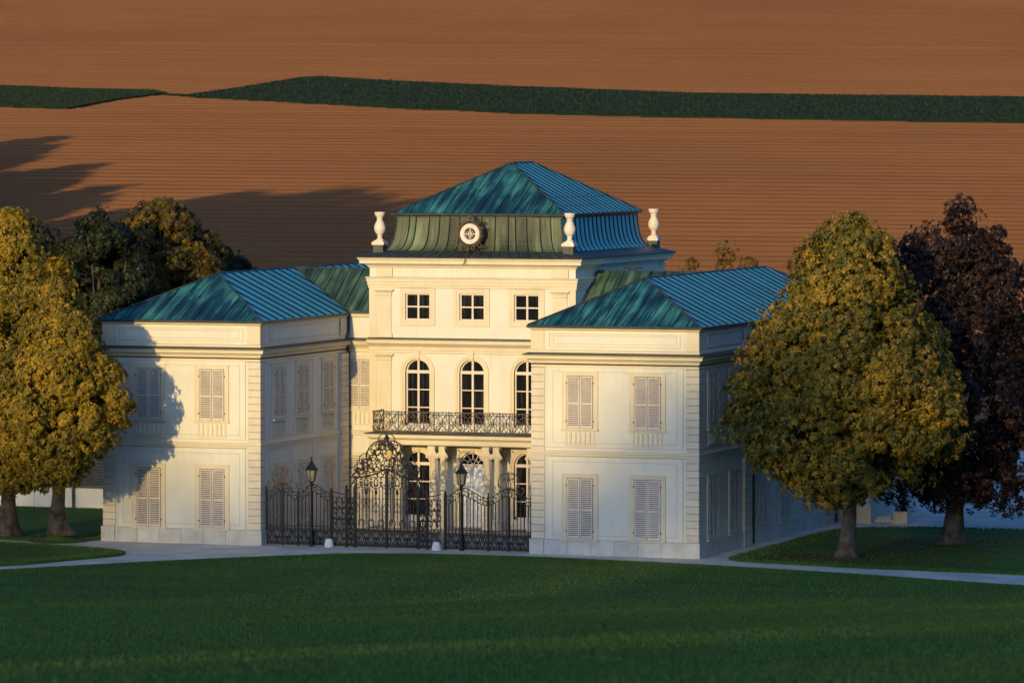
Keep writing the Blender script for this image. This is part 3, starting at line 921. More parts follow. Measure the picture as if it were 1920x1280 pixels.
# --- the links -----------------------------------------------------------------
YL = 9.66
def link(xa, xb, left):
    b = MB(); b.box(xa, xb, YL, 14.6, 0, 9.12); b.build('link_wall', STUCCO, palace)
    xm = (xa + xb) / 2
    window(W_UP, xm, YL, 5.04); window(W_LOW, xm, YL, 0.67)
    b = MB()
    for prof in ([(0.0, 3.90), (0.045, 3.92), (0.045, 4.0), (0.075, 4.03), (0.075, 4.08), (0.0, 4.13)],
                 [(0.0, 7.40), (0.04, 7.42), (0.04, 7.52), (0.0, 7.56), (0.07, 7.64), (0.20, 7.74), (0.24, 7.84), (0.29, 7.90), (0.0, 7.905)],
                 [(0.0, 8.86), (0.04, 8.88), (0.10, 8.95), (0.10, 9.02), (0.0, 9.03)]):
        b = MB(); b.rings([[(xa, YL - o, z), (xb, YL - o, z)] for o, z in prof], closed=False); b.build('link_cornice', TRIM, palace)
    b = MB(); b.rings([[(xa, YL - o, z), (xb, YL - o, z)] for o, z in [(0.0, 7.91), (0.335, 7.906), (0.335, 7.935), (0.0, 8.02)]], closed=False); b.build('cornice_flashing', LEAD, palace)
    b = MB(); b.box(xa, xb, YL - 0.03, YL + .02, 0, 0.60); b.build('plinth_stone', PLINTH, palace)
    base = MB()
    zr, yr = 10.86, 12.15
    if left: tri = ((xa + 0.05, YL - .1, 9.15), (xb, YL - .1, 9.15), (xb, yr, zr), (3.5, yr, zr)); tb = ((xb, 14.7, 9.15), (xa, 14.7, 9.15), (3.5, yr, zr), (xb, yr, zr))
    else: tri = ((xa + 0.12, YL - .1, 9.15), (xb - 0.05, YL - .1, 9.15), (XR + w / 2 - .05, yr, zr), (xa + 0.12, yr, zr)); tb = ((xb, 14.7, 9.15), (xa + .12, 14.7, 9.15), (xa + .12, yr, zr), (XR + w / 2 - .05, yr, zr))
    for q in (tri, tb): base.face([(p[0], p[1], p[2] - .03) for p in q])
    base.box(xa, xb, YL - 0.18, YL + .05, 9.04, 9.14)
    base.tube([tri[3], tri[2]], 0.045, 6)
    if left: base.tube([tri[0], tri[3]], 0.04, 6)
    else:
        base.tube([tri[0], tri[3]], 0.06, 6)
        base.face([(xa + .1, YL - .1, 9.1), (xa + .1, 14.7, 9.1), (xa + .1, yr, zr)])
    root = base.build('link_roof', LEAD, palace)
    roof_slope(root, tri, COP_L, 0.6, 0.03, 0.03)
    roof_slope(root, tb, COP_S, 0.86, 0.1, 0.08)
link(w + 0.02, 7.97, True)
link(17.08, XR - 0.02, False)

# --- the centre block ------------------------------------------------------------
HX = 4.575
X0, X1, Y1 = CX - HX, CX + HX, 21.2
ZT = 11.1
def front_wall():
    b = MB()
    cols = [CX - 2.42, CX, CX + 2.42]
    r = ARC_W / 2
    edges = [X0] + [v for c in cols for v in (c - r, c + r)] + [X1]
    Y = YC
    for i in range(0, len(edges), 2):
        b.face([(edges[i], Y, 0), (edges[i + 1], Y, 0), (edges[i + 1], Y, ZT), (edges[i], Y, ZT)])
    for k, c in enumerate(cols):
        ops = [(0.17 if k == 1 else 0.55, (0.17 if k == 1 else 0.55) + (ARC_H + .36 if k == 1 else ARC_H), True), (4.40, 4.40 + ARC_H, True), (8.80, 9.92, False)]
        z = 0.0
        for z0, z1, arch in ops:
            b.face([(c - r, Y, z), (c + r, Y, z), (c + r, Y, z0), (c - r, Y, z0)])
            nz = z1 + 0.05 if arch else z1
            sp = z1 - r if arch else z1
            out = [(c - r, z0), (c - r, sp)]
            if arch:
                A = [(c + r * math.cos(math.pi - math.pi * i / 14), sp + r * math.sin(math.pi - math.pi * i / 14)) for i in range(15)]
                for p, q in zip(A[:-1], A[1:]):
                    b.face([(p[0], Y, p[1]), (q[0], Y, q[1]), (q[0], Y, nz), (p[0], Y, nz)])
                out = [(c - r, z0)] + A + [(c + r, z0)]
            else: out = [(c - r, z0), (c - r, z1), (c + r, z1), (c + r, z0)]
            for p, q in zip(out, out[1:] + out[:1]):
                b.face([(p[0], Y, p[1]), (q[0], Y, q[1]), (q[0], Y + .3, q[1]), (p[0], Y + .3, p[1])])
            b.face([(c - r, Y + .3, z0), (c + r, Y + .3, z0), (c + r, Y + .3, z1), (c - r, Y + .3, z1)])
            z = nz
        b.face([(c - r, Y, z), (c + r, Y, z), (c + r, Y, ZT), (c - r, Y, ZT)])
        window(W_SQ, c, YC, 8.80); window(W_ARC, c, YC, 4.40)
        if k != 1: window(W_ARC, c, YC, 0.55)
    b.face([(X1, YC, 0), (X1, Y1, 0), (X1, Y1, ZT), (X1, YC, ZT)])
    b.face([(X0, YC, 0), (X0, Y1, 0), (X0, Y1, ZT), (X0, YC, ZT)])
    b.face([(X0, Y1, 0), (X1, Y1, 0), (X1, Y1, ZT), (X0, Y1, ZT)])
    b.build('wall', STUCCO, palace)
front_wall()
# door: fanlight window over a pair of white leaves
dz = 0.17 + 0.36
window(W_DOOR, CX, YC, dz)
for s in (-1, 1):
    b = MB(); x0, x1 = sorted((CX + s * 0.012, CX + s * 0.535))
    b.box(x0, x1, YC + .12, YC + .18, 0.18, 2.70)
    for z0, z1 in ((0.34, 0.95), (1.08, 1.75), (1.88, 2.56)):
        for k, t in enumerate((0.0, 0.05)):
            frame_line(b, x0 + .07 + t, x1 - .07 - t, z0 + t, z1 - t, YC + .12, 0.022, 0.02 - .008 * k)
    d = b.build('door', DOORW, palace)
    hb = MB(); hb.tube([(CX + s * .06, YC + .09, 1.30), (CX + s * .06, YC + .06, 1.34), (CX + s * .14, YC + .06, 1.34)], 0.014)
    hb.build('handle', RUST, d)

# wall bands of the centre block
def cband(prof, name, mat=TRIM):
    b = MB(); b.rect_sweep(X0, X1, YC, Y1, prof); return b.build(name, mat, palace)
cband([(0.0, 10.12), (0.05, 10.13), (0.05, 10.25), (0.08, 10.26), (0.08, 10.39), (0.11, 10.40), (0.11, 10.52), (0.15, 10.57), (0.15, 10.60), (0.02, 10.61)], 'architrave')
cband([(0.0, 10.98), (0.05, 11.0), (0.08, 11.06), (0.16, 11.12), (0.30, 11.15), (0.34, 11.16), (0.34, 11.28), (0.40, 11.36), (0.42, 11.40), (0.0, 11.41)], 'cornice')
cband([(0.0, 11.42), (0.46, 11.405), (0.47, 11.45), (-0.35, 11.70)], 'cornice_flashing', LEAD)
b = MB()
for prof in ([(0.0, 7.40), (0.05, 7.42), (0.05, 7.52), (0.08, 7.54), (0.08, 7.62), (0.02, 7.64), (0.04, 7.68), (0.10, 7.72), (0.22, 7.80), (0.26, 7.84), (0.26, 7.93), (0.30, 7.98), (0.0, 7.985)],):
    b.rings([[(X0 - min(o, .05), YC - o, z), (X1 + min(o, .05), YC - o, z)] for o, z in prof], closed=False)
b.build('string_cornice', TRIM, palace)
b = MB(); b.rings([[(X0 - .05, YC - o, z), (X1 + .05, YC - o, z)] for o, z in [(0.0, 7.99), (0.33, 7.986), (0.33, 8.01), (0.0, 8.06)]], closed=False); b.build('cornice_flashing', LEAD, palace)
# pilasters of both storeys, and the raised field between them
for px in (X0 + 0.36, X1 - 0.98):
    for z0, z1 in ((8.10, 10.08), (4.15, 7.38)):
        b = MB(); b.box(px, px + 0.62, YC - 0.06, YC + .01, z0, z1 - .28)
        b.build('pilaster', TRIM, palace)
        b = MB(); b.rings([[(px - o, YC - .06 - o, z), (px + .62 + o, YC - .06 - o, z), (px + .62 + o, YC, z), (px - o, YC, z)] for o, z in ((0.0, z1 - .28), (0.03, z1 - .26), (0.03, z1 - .20), (0.0, z1 - .18), (0.04, z1 - .10), (0.12, z1 - .06), (0.12, z1))], cap=(True, True))
        b.build('capital', TRIM, palace)
    for q in ((px - .06, px + .68, YC - .085, YC + .01, 10.62, 10.97), (px - .05, px + .67, YC - .10, YC + .01, 8.065, 8.22)):
        b = MB(); b.box(*q); b.build('pilaster_block', TRIM, palace)
for px in (X0 - .012, X1 - 0.30):
    b = MB(); b.box(px, px + 0.312, YC - 0.03, YC + .01, 0.6, 10.1); b.build('corner_strip', TRIM, palace)
b = MB(); b.box(X0 + 1.05, X1 - 1.05, YC - 0.02, YC + .001, 10.66, 10.95); b.build('frieze_panel', STUCCO, palace)
for z0, z1 in ((9.3, 10.12), (10.62, 10.97)):
    b = MB(); b.box(X1 - .01, X1 + .08, Y1 - 0.55, Y1 + .08, z0, z1); b.build('pilaster_block', TRIM, palace)

# mansard: curved lower slope
def mansard():
    prof = [(0.40, 11.69), (0.28, 11.80), (0.19, 11.95), (0.12, 12.15), (0.07, 12.40), (0.035, 12.68), (0.01, 13.0), (0.0, 13.16)]
    hx = 3.66
    xa, xb, ya, yb = CX - hx, CX + hx, YC + (HX - hx) - 0.05, Y1 - (HX - hx)
    base = MB(); base.rect_sweep(xa, xb, ya, yb, [(o - .03, z) for o, z in prof])
    base.rect_sweep(xa, xb, ya, yb, [(0.0, 13.06), (0.05, 13.07), (0.05, 13.13), (0.10, 13.16), (0.12, 13.22), (0.0, 13.24)])
    for k in range(4):
        sx, sy = ((-1, -1), (1, -1), (1, 1), (-1, 1))[k]
        cx, cy = (xa if sx < 0 else xb), (ya if sy < 0 else yb)
        base.tube([(cx + sx * o, cy + sy * o, z + .01) for o, z in prof], 0.05, 6)
    root = base.build('mansard', LEAD, palace)
    cor = lambda o: ((xa - o, ya - o), (xb + o, ya - o), (xb + o, yb + o), (xa - o, yb + o))
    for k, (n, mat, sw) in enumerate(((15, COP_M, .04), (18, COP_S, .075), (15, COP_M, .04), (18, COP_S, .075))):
        seams = MB()
        dirn = ((0, -1), (1, 0), (0, 1), (-1, 0))[k]
        cuts = [i / n for i in range(n + 1)]
        if k in (0, 2):
            cuts = [0.0] + sorted((i + random.uniform(-.22, .22)) / n for i in range(1, n)) + [1.0]
        L = (xb - xa) if k in (0, 2) else (yb - ya)
        uo = random.uniform(0, 40)
        def pt(o, z, u, h):
            c = cor(o); p, q = c[k], c[(k + 1) % 4]
            return (p[0] + (q[0] - p[0]) * u + dirn[0] * h, p[1] + (q[1] - p[1]) * u + dirn[1] * h, z)
        for i in range(n):
            u0, u1 = cuts[i] + .0008, cuts[i + 1] - .0008
            m = MB(); lift = 0.012 + random.uniform(0, .008); v = 0
            for (o, z), (o2, z2) in zip(prof[:-1], prof[1:]):
                dv = math.hypot(o2 - o, z2 - z)
                m.face([pt(o, z, u0, lift), pt(o, z, u1, lift), pt(o2, z2, u1, lift), pt(o2, z2, u0, lift)], [(u0 * L + uo, v), (u1 * L + uo, v), (u1 * L + uo, v + dv), (u0 * L + uo, v + dv)])
                for uu in (u0, u1):
                    m.face([pt(o, z, uu, lift), pt(o, z, uu, -.02), pt(o2, z2, uu, -.02), pt(o2, z2, uu, lift)])
                v += dv
            m.build('roof_panel', mat, root)
            if i:
                uu = cuts[i]; d = sw / 2 / L
                seams.rings([[pt(o, z, uu - d, 0), pt(o, z, uu - d, .05), pt(o, z, uu + d, .05), pt(o, z, uu + d, 0)] for o, z in prof], closed=False)
        tag(seams.build('standing_seam', SEAM, root), kind='stuff')
    # low skirt between cornice edge and mansard
    A, B = (X0 - .46, YC - .46), (X1 + .46, Y1 + .46)
    sk = MB()
    n1 = 22
    for i in range(1, n1):
        t = i / n1
        x_o, x_i = A[0] + (B[0] - A[0]) * t, (xa - .47) + (xb - xa + .94) * t
        sk.tube([(x_o, A[1], 11.46), (x_i, ya - .47, 11.70)], 0.018)
        y_o, y_i = A[1] + (B[1] - A[1]) * t, (ya - .47) + (yb - ya + .94) * t
        sk.tube([(B[0], y_o, 11.46), (xb + .47, y_i, 11.70)], 0.018)
    tag(sk.build('skirt_seam', SEAM, root), kind='stuff')
    e = 0.16
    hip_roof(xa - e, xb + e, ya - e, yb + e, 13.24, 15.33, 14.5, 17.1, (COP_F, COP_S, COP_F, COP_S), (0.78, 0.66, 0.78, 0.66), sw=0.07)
    # snow guards on the right slope
    sg = MB()
    for row, f in ((0, .14), (1, .30)):
        for i in range(9 + row * 6):
            y = ya + 1.2 + i * (0.55 - .02 * row) + row * 0.3
            x = xb + e - (hx + e) * f; z = 13.24 + (15.33 - 13.24) * f
            sg.tube([(x, y, z), (x - .01, y, z + .13), (x + .05, y, z + .15)], 0.013)
    tag(sg.build('snow_guard', IRON, palace), kind='stuff')
mansard()

# stone vases on the corners of the roof
def vase(x, y):
    b = MB(); b.box(x - .22, x + .22, y - .22, y + .22, 11.52, 11.93)
    ped = b.build('vase_pedestal', LEAD, palace)
    b = MB()
    b.box(x - .27, x + .27, y - .27, y + .27, 11.93, 12.06)
    b.box(x - .20, x + .20, y - .20, y + .20, 12.06, 12.12)
    b.lathe([(.18, 12.12), (.15, 12.17), (.09, 12.23), (.115, 12.29), (.115, 12.32), (.095, 12.34), (.19, 12.44), (.24, 12.56), (.25, 12.65), (.225, 12.76), (.17, 12.88), (.115, 12.98), (.14, 13.01), (.14, 13.04), (.11, 13.06), (.20, 13.16), (.225, 13.26), (.225, 13.31), (.12, 13.31)], (x, y, 0), 20)
    b.build('stone_vase', VASE, palace, smooth=True)
for sx in (-1, 1):
    for y in (YC + 0.28, Y1 - 0.2): vase(CX + sx * 4.22, y)

# bull's-eye dormer with its dark scrolled frame
def oculus():
    x, z, y = CX - 0.12, 12.42, YC + 0.12
    b = MB(); n = 32
    ring = lambda rr, yy, k=1.0: [(x + rr * math.cos(2 * math.pi * i / n), yy, z + k * rr * math.sin(2 * math.pi * i / n)) for i in range(n)]
    b.rings([ring(.52, y + 1.2, 1.05), ring(.52, y + .05, 1.05), ring(.44, y, 1.05)])
    root = b.build('dormer', LEAD, palace)
    b = MB(); b.rings([ring(.445, y + .03), ring(.43, y - .06), ring(.38, y - .09), ring(.27, y - .07), ring(.235, y - .02), ring(.235, y + .06)])
    b.build('ring_surround', VASE, root, smooth=True)
    b = MB(); b.rings([ring(.24, y + .04), ring(.24, y + .05)], cap=(True, True)); b.build('pane', GLASSM, root)
    b = MB()
    for k in range(2):
        a = math.pi / 2 * k
        b.tube([(x - .23 * math.cos(a), y + .0, z - .23 * math.sin(a)), (x + .23 * math.cos(a), y + .0, z + .23 * math.sin(a))], 0.022)
    for k in range(8):
        a = 2 * math.pi * (k + .5) / 8
        b.tube([(x + .13 * math.cos(a) + .045 * math.cos(t), y + .0, z + .13 * math.sin(a) + .045 * math.sin(t)) for t in [2 * math.pi * i / 8 for i in range(9)]], 0.009)
    b.tube([(x + .08 * math.cos(2 * math.pi * i / 10), y, z + .08 * math.sin(2 * math.pi * i / 10)) for i in range(11)], 0.014)
    b.build('tracery', JOIN, root)
    b = MB()
    def curl(cx, cz, r0, a0, turns, d):
        b.tube([(cx + r0 * (1 - .75 * t) * math.cos(a0 + d * turns * 2 * math.pi * t), y - .02, cz + r0 * (1 - .75 * t) * math.sin(a0 + d * turns * 2 * math.pi * t)) for t in [i / 18 for i in range(19)]], [.035 * (1 - .5 * i / 18) for i in range(19)], 5)
    for s in (-1, 1):
        curl(x + s * .12, z + .60, .13, math.pi / 2, 1.2, s); curl(x + s * .36, z + .46, .12, 0 if s > 0 else math.pi, 1.2, s)
        curl(x + s * .46, z - .05, .09, 0 if s > 0 else math.pi, 1.1, -s); curl(x + s * .42, z - .45, .13, 0 if s > 0 else math.pi, 1.2, -s)
        curl(x + s * .16, z - .58, .11, -math.pi / 2, 1.2, -s); curl(x + s * .50, z + .22, .08, 0 if s > 0 else math.pi, 1.0, s)
        b.tube([(x + s * (.49 + .02 * math.sin(6 * t)) * math.cos(t), y - .01, z + .53 * math.sin(t)) for t in [-1.4 + 2.8 * i / 24 for i in range(25)]], 0.05, 5)
    b.lathe([(.03, .62), (.10, .66), (.07, .74), (.02, .82)], (x, y, z), 8)
    b.build('scrolled_frame', RUST, root)
    b = MB(); b.tube([(x, y - .02, z - .46), (x + .01, y - .35, z - .78), (x + .01, YC - .46, z - 1.0), (x - .04, YC - .52, z - 1.22), (x - .08, YC - .53, z - 1.28)], 0.022, 6)
    b.build('overflow_pipe', RUST, palace)
oculus()

# vent pipe with its hood on the right link roof, drainpipes
b = MB(); b.tube([(18.3, 13.0, 10.5), (18.3, 13.0, 11.25), (18.22, 12.96, 11.36)], 0.04, 6); b.build('vent_pipe', LEAD, palace)
b = MB(); b.tube([(18.6 + .35 * math.cos(a), 12.6 + .35 * math.sin(a), 10.98) for a in [i * math.pi / 8 for i in range(17)]], 0.035, 6); b.build('roof_hoop', LEAD, palace)
def pipe(x, y, z0, z1, kink=None):
    b = MB(); pts = [(x, y, z0), (x, y, z1)]
    if kink: pts += kink
    b.tube(pts, 0.055, 8)
    for z in np.arange(z0 + .8, z1, 1.7): b.lathe([(.075, 0), (.075, .06)], (x, y, z), 8)
    b.build('drainpipe', LEAD, palace)
pipe(w + 0.12, YL - 0.13, 0.05, 7.35, [(w + .12, YL - .30, 7.7), (w + .12, YL - .40, 8.0), (w + .12, YL - .15, 8.3), (w + .12, YL - .15, 9.1)])
pipe(XR + w + 0.10, 7.15, 0.05, 7.30, [(XR + w + .3, 7.15, 7.6), (XR + w + .38, 7.15, 7.98), (XR + w + .1, 7.15, 8.3), (XR + w + .1, 7.15, 9.0)])
pipe(XR + w + 0.16, 19.0, 0.05, 7.30)
pipe(17.2, YL - .14, 0.05, 9.05)

# rear pavilion of the right wing
b = MB(); b.box(XR + w + 0.02, 27.0, 19.3, 26.5, 0, 4.4); b.build('annex_wall', STUCCO, palace)
b = MB(); b.box(XR + w + 0.02, 27.07, 19.23, 26.57, 0, 0.95); b.build('plinth_stone', PLINTH, palace)
b = MB(); b.rect_sweep(XR + w + .02, 27.0, 19.3, 26.5, [(0.0, 4.2), (.10, 4.3), (.14, 4.42), (0, 4.45)]); b.build('annex_cornice', TRIM, palace)
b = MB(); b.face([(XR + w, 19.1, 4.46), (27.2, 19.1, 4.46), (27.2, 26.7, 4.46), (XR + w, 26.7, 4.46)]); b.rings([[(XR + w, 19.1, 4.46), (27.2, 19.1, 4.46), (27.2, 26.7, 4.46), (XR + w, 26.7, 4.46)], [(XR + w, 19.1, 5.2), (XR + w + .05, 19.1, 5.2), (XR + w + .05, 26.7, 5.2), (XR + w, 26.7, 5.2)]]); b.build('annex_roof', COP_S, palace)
for y in (20.9, 22.6, 24.3):
    b = MB(); b.box(26.98, 27.10, y, y + .22, .95, 4.2); b.build('annex_pier', TRIM, palace)
b = MB(); b.box(27.02, 28.0, 19.9, 24.5, 0, .12); b.box(27.02, 27.7, 20.2, 24.2, .12, .22); b.build('step', PLINTH, palace)

# --- balcony ------------------------------------------------------------------
def scroll(p0, p1, kind='C', curl=6.0, bend=2.2, n=22, flip=1):
    """a wrought scroll from p0 to p1 in the plane of the railing, both ends rolled in"""
    u = np.linspace(-1, 1, n * 4)
    k = bend + curl * 5 * np.abs(u) ** 4
    if kind == 'S': k = k * np.sign(u)
    k = k * flip
    th = np.cumsum(k) * (u[1] - u[0]); th -= th[len(th) // 2]
    z = np.cumsum(np.exp(1j * th)) * (u[1] - u[0])
    z = (z - z[0]) / (z[-1] - z[0])
    a, c = complex(*p0), complex(*p1)
    z = a + z * (c - a)
    z = z[::4] if len(z) > 40 else z
    return [(q.real, q.imag) for q in z]

YB = 8.25
def balcony():
    xa, xb = CX - 4.05, CX + 4.05
    b = MB()
    b.rings([[(xa - o, YB - o, z), (xb + o, YB - o, z), (xb + o, YC, z), (xa - o, YC, z)] for o, z in ((-.12, 3.62), (-.05, 3.66), (-.02, 3.84), (.10, 3.92), (.14, 3.94), (.14, 4.06), (.16, 4.08))], cap=(True, True))
    root = b.build('balcony', TRIM, palace)
    b = MB(); b.rings([[(xa - o, YB - o, z), (xb + o, YB - o, z), (xb + o, YC, z), (xa - o, YC, z)] for o, z in ((.2, 4.082), (.22, 4.10), (.22, 4.13), (.05, 4.16))], cap=(True, True)); b.build('balcony_flashing', LEAD, root)
    z0, z1 = 4.22, 5.02
    for k in range(8):
        x = xa + .12 + (xb - xa - .24) * k / 7
        b = MB(); b.box(x - .018, x + .018, YB - .018, YB + .018, 4.16, z1 + .04); b.build('railing_post', RUST, root)
    b = MB()
    for z, t in ((z0, .014), (z1, .018)):
        b.box(xa + .1, xb - .1, YB - t, YB + t, z - t, z + t)
        for x in (xa + .12, xb - .12): b.box(x - t, x + t, YB + .02, YC, z - t, z + t)
    b.build('railing_rail', RUST, root)
    rnd = random.Random(3)
    def fill(b, P, L):
        """P maps (along, height) to a point; L the length of the panel"""
        nm = max(1, round(L / 0.58)); wm = L / nm
        for i in range(nm):
            x = i * wm; m = wm / 2; hz = z1 - z0
            items = []
            for s in (-1, 1):
                c = x + m
                items += [((c + s * m * .92, .08), (c + s * m * .08, hz * .52), 'S', s), ((c + s * m * .10, hz * .50), (c + s * m * .92, hz * .95), 'S', -s),
                          ((c + s * m * .85, hz * .25), (c + s * m * .80, hz * .75), 'C', -s), ((c + s * m * .10, hz * .06), (c + s * m * .50, hz * .14), 'C', s),
                          ((c + s * m * .08, hz * .95), (c + s * m * .48, hz * .80), 'C', -s), ((c + s * m * .35, hz * .45), (c + s * m * .7, hz * .52), 'C', s)]
            for p, q, kd, fl in items:
                j = lambda p: (p[0] + rnd.uniform(-.02, .02), p[1] + rnd.uniform(-.02, .02))
                b.tube([P(a, c_) for a, c_ in scroll(j(p), j(q), kd, 4.5, 2.0, 20, fl)], 0.0135, 4)
    for k in range(7):
        L = (xb - xa - .24) / 7
        b = MB(); x = xa + .12 + L * k
        fill(b, lambda a, c, x=x: (x + a, YB, z0 + c), L)
        b.build('railing_panel', RUST, root)
    for x in (xa + .12, xb - .12):
        b = MB(); fill(b, lambda a, c, x=x: (x, YB + a, z0 + c), YC - YB); b.build('railing_panel', RUST, root)
    # paired columns and consoles under the balcony
    for cx in (-3.42, -2.98, -1.42, -0.98, 0.98, 1.42, 2.98, 3.42):
        x, y = CX + cx, 8.70
        c = MB(); c.box(x - .2, x + .2, y - .2, y + .2, 0.005, .30); c.box(x - .18, x + .18, y - .18, y + .18, .30, .50)
        c.lathe([(.19, .50), (.20, .54), (.17, .58), (.155, .62), (.158, 1.6), (.135, 3.02), (.15, 3.04), (.13, 3.07), (.14, 3.12)], (x, y, 0), 16)
        col = c.build('column', TRIM, palace, smooth=True)
        c = MB(); c.box(x - .21, x + .21, y - .21, y + .21, 3.24, 3.32)
        c.rings([[(x - o, y - o, z), (x + o, y - o, z), (x + o, y + o, z), (x - o, y + o, z)] for o, z in ((.13, 3.10), (.17, 3.18), (.19, 3.24))])
        for s in (-1, 1):
            c.tube([(x + s * (.20 + .055 * math.cos(t)), y - .19, 3.17 + .055 * math.sin(t)) for t in [i * math.pi / 5 for i in range(11)]], 0.035, 5)
        c.build('capital', TRIM, col)
        c = MB(); c.box(x - .19, x + .19, y - .19, YC, 3.322, 3.62); c.build('entablature_block', TRIM, palace)
        if cx in (-2.98, -.98, 1.42, 3.42) or cx in (-3.42, -1.42, .98, 2.98):
            c = MB()
            c.rings([[(x + .19, yy, zz), (x + .30, yy, zz)] for yy, zz in ((8.35, 3.61), (8.33, 3.5), (8.42, 3.36), (8.58, 3.28), (8.66, 3.16), (8.62, 3.04), (8.72, 2.98), (8.86, 3.06), (8.9, 3.3), (9.4, 3.4))], closed=False)
            for xx in (x + .19, x + .30):
                c.face([(xx, yy, zz) for yy, zz in ((8.35, 3.61), (8.33, 3.5), (8.42, 3.36), (8.58, 3.28), (8.66, 3.16), (8.62, 3.04), (8.72, 2.98), (8.86, 3.06), (8.9, 3.3), (9.4, 3.4), (9.4, 3.61))])
            c.build('console', LEAD, palace)
    b = MB(); b.box(CX - 4.3, CX + 4.3, 8.1, YC - .002, 0.0, 0.15); b.build('terrace_step', COURT, palace)
    # spandrel ornaments beside the arches
    for c0 in (CX - 2.42, CX, CX + 2.42):
        b = MB()
        for s in (-1, 1):
            for p, q, kd in (((.50, 3.15), (.72, 3.5), 'S'), ((.62, 3.35), (.85, 3.3), 'C'), ((.30, 3.42), (.55, 3.55), 'C')):
                b.tube([(c0 + s * a, YC - .02, z) for a, z in scroll(p, q, kd, 4.0, 2.0, 20)], 0.022, 4)
        b.build('spandrel_ornament', TRIM, palace)
balcony()
for p in PROTOS:
    for ch in list(p.children_recursive): bpy.data.objects.remove(ch)
    bpy.data.objects.remove(p)

# ------------------------------------------------------------------ ironwork of the court
YG = 0.52
def bar_at(root, proto, x, z0, z1):
    o = bpy.data.objects.new('bar', proto); COL.objects.link(o)
    put(o, root, (x, YG, z0)); o.scale = (1, 1, z1 - z0)
_b = MB(); _b.box(-.015, .015, -.015, .015, 0, 1)
_o = _b.build('bar', IRON, local=True); BAR = _o.data; bpy.data.objects.remove(_o)

def post(root, x, z1, half=.045, finial=True, name='post'):
    b = MB(); b.box(x - half, x + half, YG - half, YG + half, 0.0, z1)
    if finial: b.lathe([(half * 1.3, 0), (half * 1.3, .04), (half * .6, .06), (half * 1.1, .11), (half * .3, .18)], (x, YG, z1), 8)
    return b.build(name, IRON, root)

def base_panel(root, x0, x1, z0=.06, z1=.66):
    b = MB()
    b.box(x0, x1, YG - .02, YG + .02, z0, z0 + .05); b.box(x0, x1, YG - .02, YG + .02, z1 - .05, z1)
    plate = MB(); plate.box(x0, x1, YG + .012, YG + .02, z0 + .05, z1 - .05); plate.build('back_plate', IRONP, root)
    L = x1 - x0; n = max(1, round(L / .42)); d = L / n
    for i in range(n):
        c = x0 + d * (i + .5)
        for s in (-1, 1):
            for p, q, kd in (((s * .42 * d, z0 + .12), (s * .08 * d, z1 - .12), 'S'), ((s * .1 * d, z0 + .1), (s * .40 * d, z0 + .28), 'C'), ((s * .42 * d, z1 - .1), (s * .38 * d, z0 + .26), 'C')):
                b.tube([(c + a, YG - .012, z) for a, z in scroll(p, q, kd, 4.5, 2.0, 20, s)], 0.017, 4)
    return b.build('base_panel', IRON, root)

def rail_curve(root, fn, x0, x1, r=.022, name='top_rail'):
    b = MB(); b.tube([(x0 + (x1 - x0) * i / 24, YG, fn(x0 + (x1 - x0) * i / 24)) for i in range(25)], r, 4)
    return b.build(name, IRON, root)

def scroll_band(root, fn, x0, x1, h=.30):
    b = MB(); n = max(2, round((x1 - x0) / .2)); d = (x1 - x0) / n
    for i in range(n):
        c = x0 + d * (i + .5); z = fn(c)
        fl = 1 if i % 2 else -1
        b.tube([(a, YG, zz) for a, zz in scroll((c - d * .45, fn(c - d * .45) - .06), (c + d * .4, z - h + .05), 'S', 4.5, 2.2, 20, fl)], .016, 4)
        b.tube([(a, YG, zz) for a, zz in scroll((c - d * .3, z - h + .04), (c + d * .1, z - h * .45), 'C', 4.5, 2.0, 20, -fl)], .015, 4)
    b.tube([(x0 + (x1 - x0) * i / 24, YG, fn(x0 + (x1 - x0) * i / 24) - h) for i in range(25)], .016, 4)
    b.build('scrollwork', IRON, root)

def bars(root, fn, x0, x1, z0=.66, step=.155, drop=.30):
    n = round((x1 - x0) / step)
    for i in range(1, n):
        x = x0 + (x1 - x0) * i / n
        bar_at(root, BAR, x, z0, fn(x) - drop)

def crest(root, x, z):
    b = MB()
    for s in (-1, 1):
        for p, q, kd, fl in (((.03, .0), (.05, .55), 'C', 1), ((.10, .02), (.20, .34), 'C', -1), ((.24, -.03), (.42, .16), 'S', 1), ((.40, -.10), (.58, .03), 'C', 1), ((.04, .42), (.14, .58), 'C', 1)):
            b.tube([(x + s * a, YG, z + c) for a, c in scroll(p, q, kd, 5.0, 2.4, 22, fl) ], .022, 4)
    b.lathe([(.02, .0), (.03, .5), (.05, .58), (.015, .70)], (x, YG, z), 8)
    b.build('crest', RUST, root)

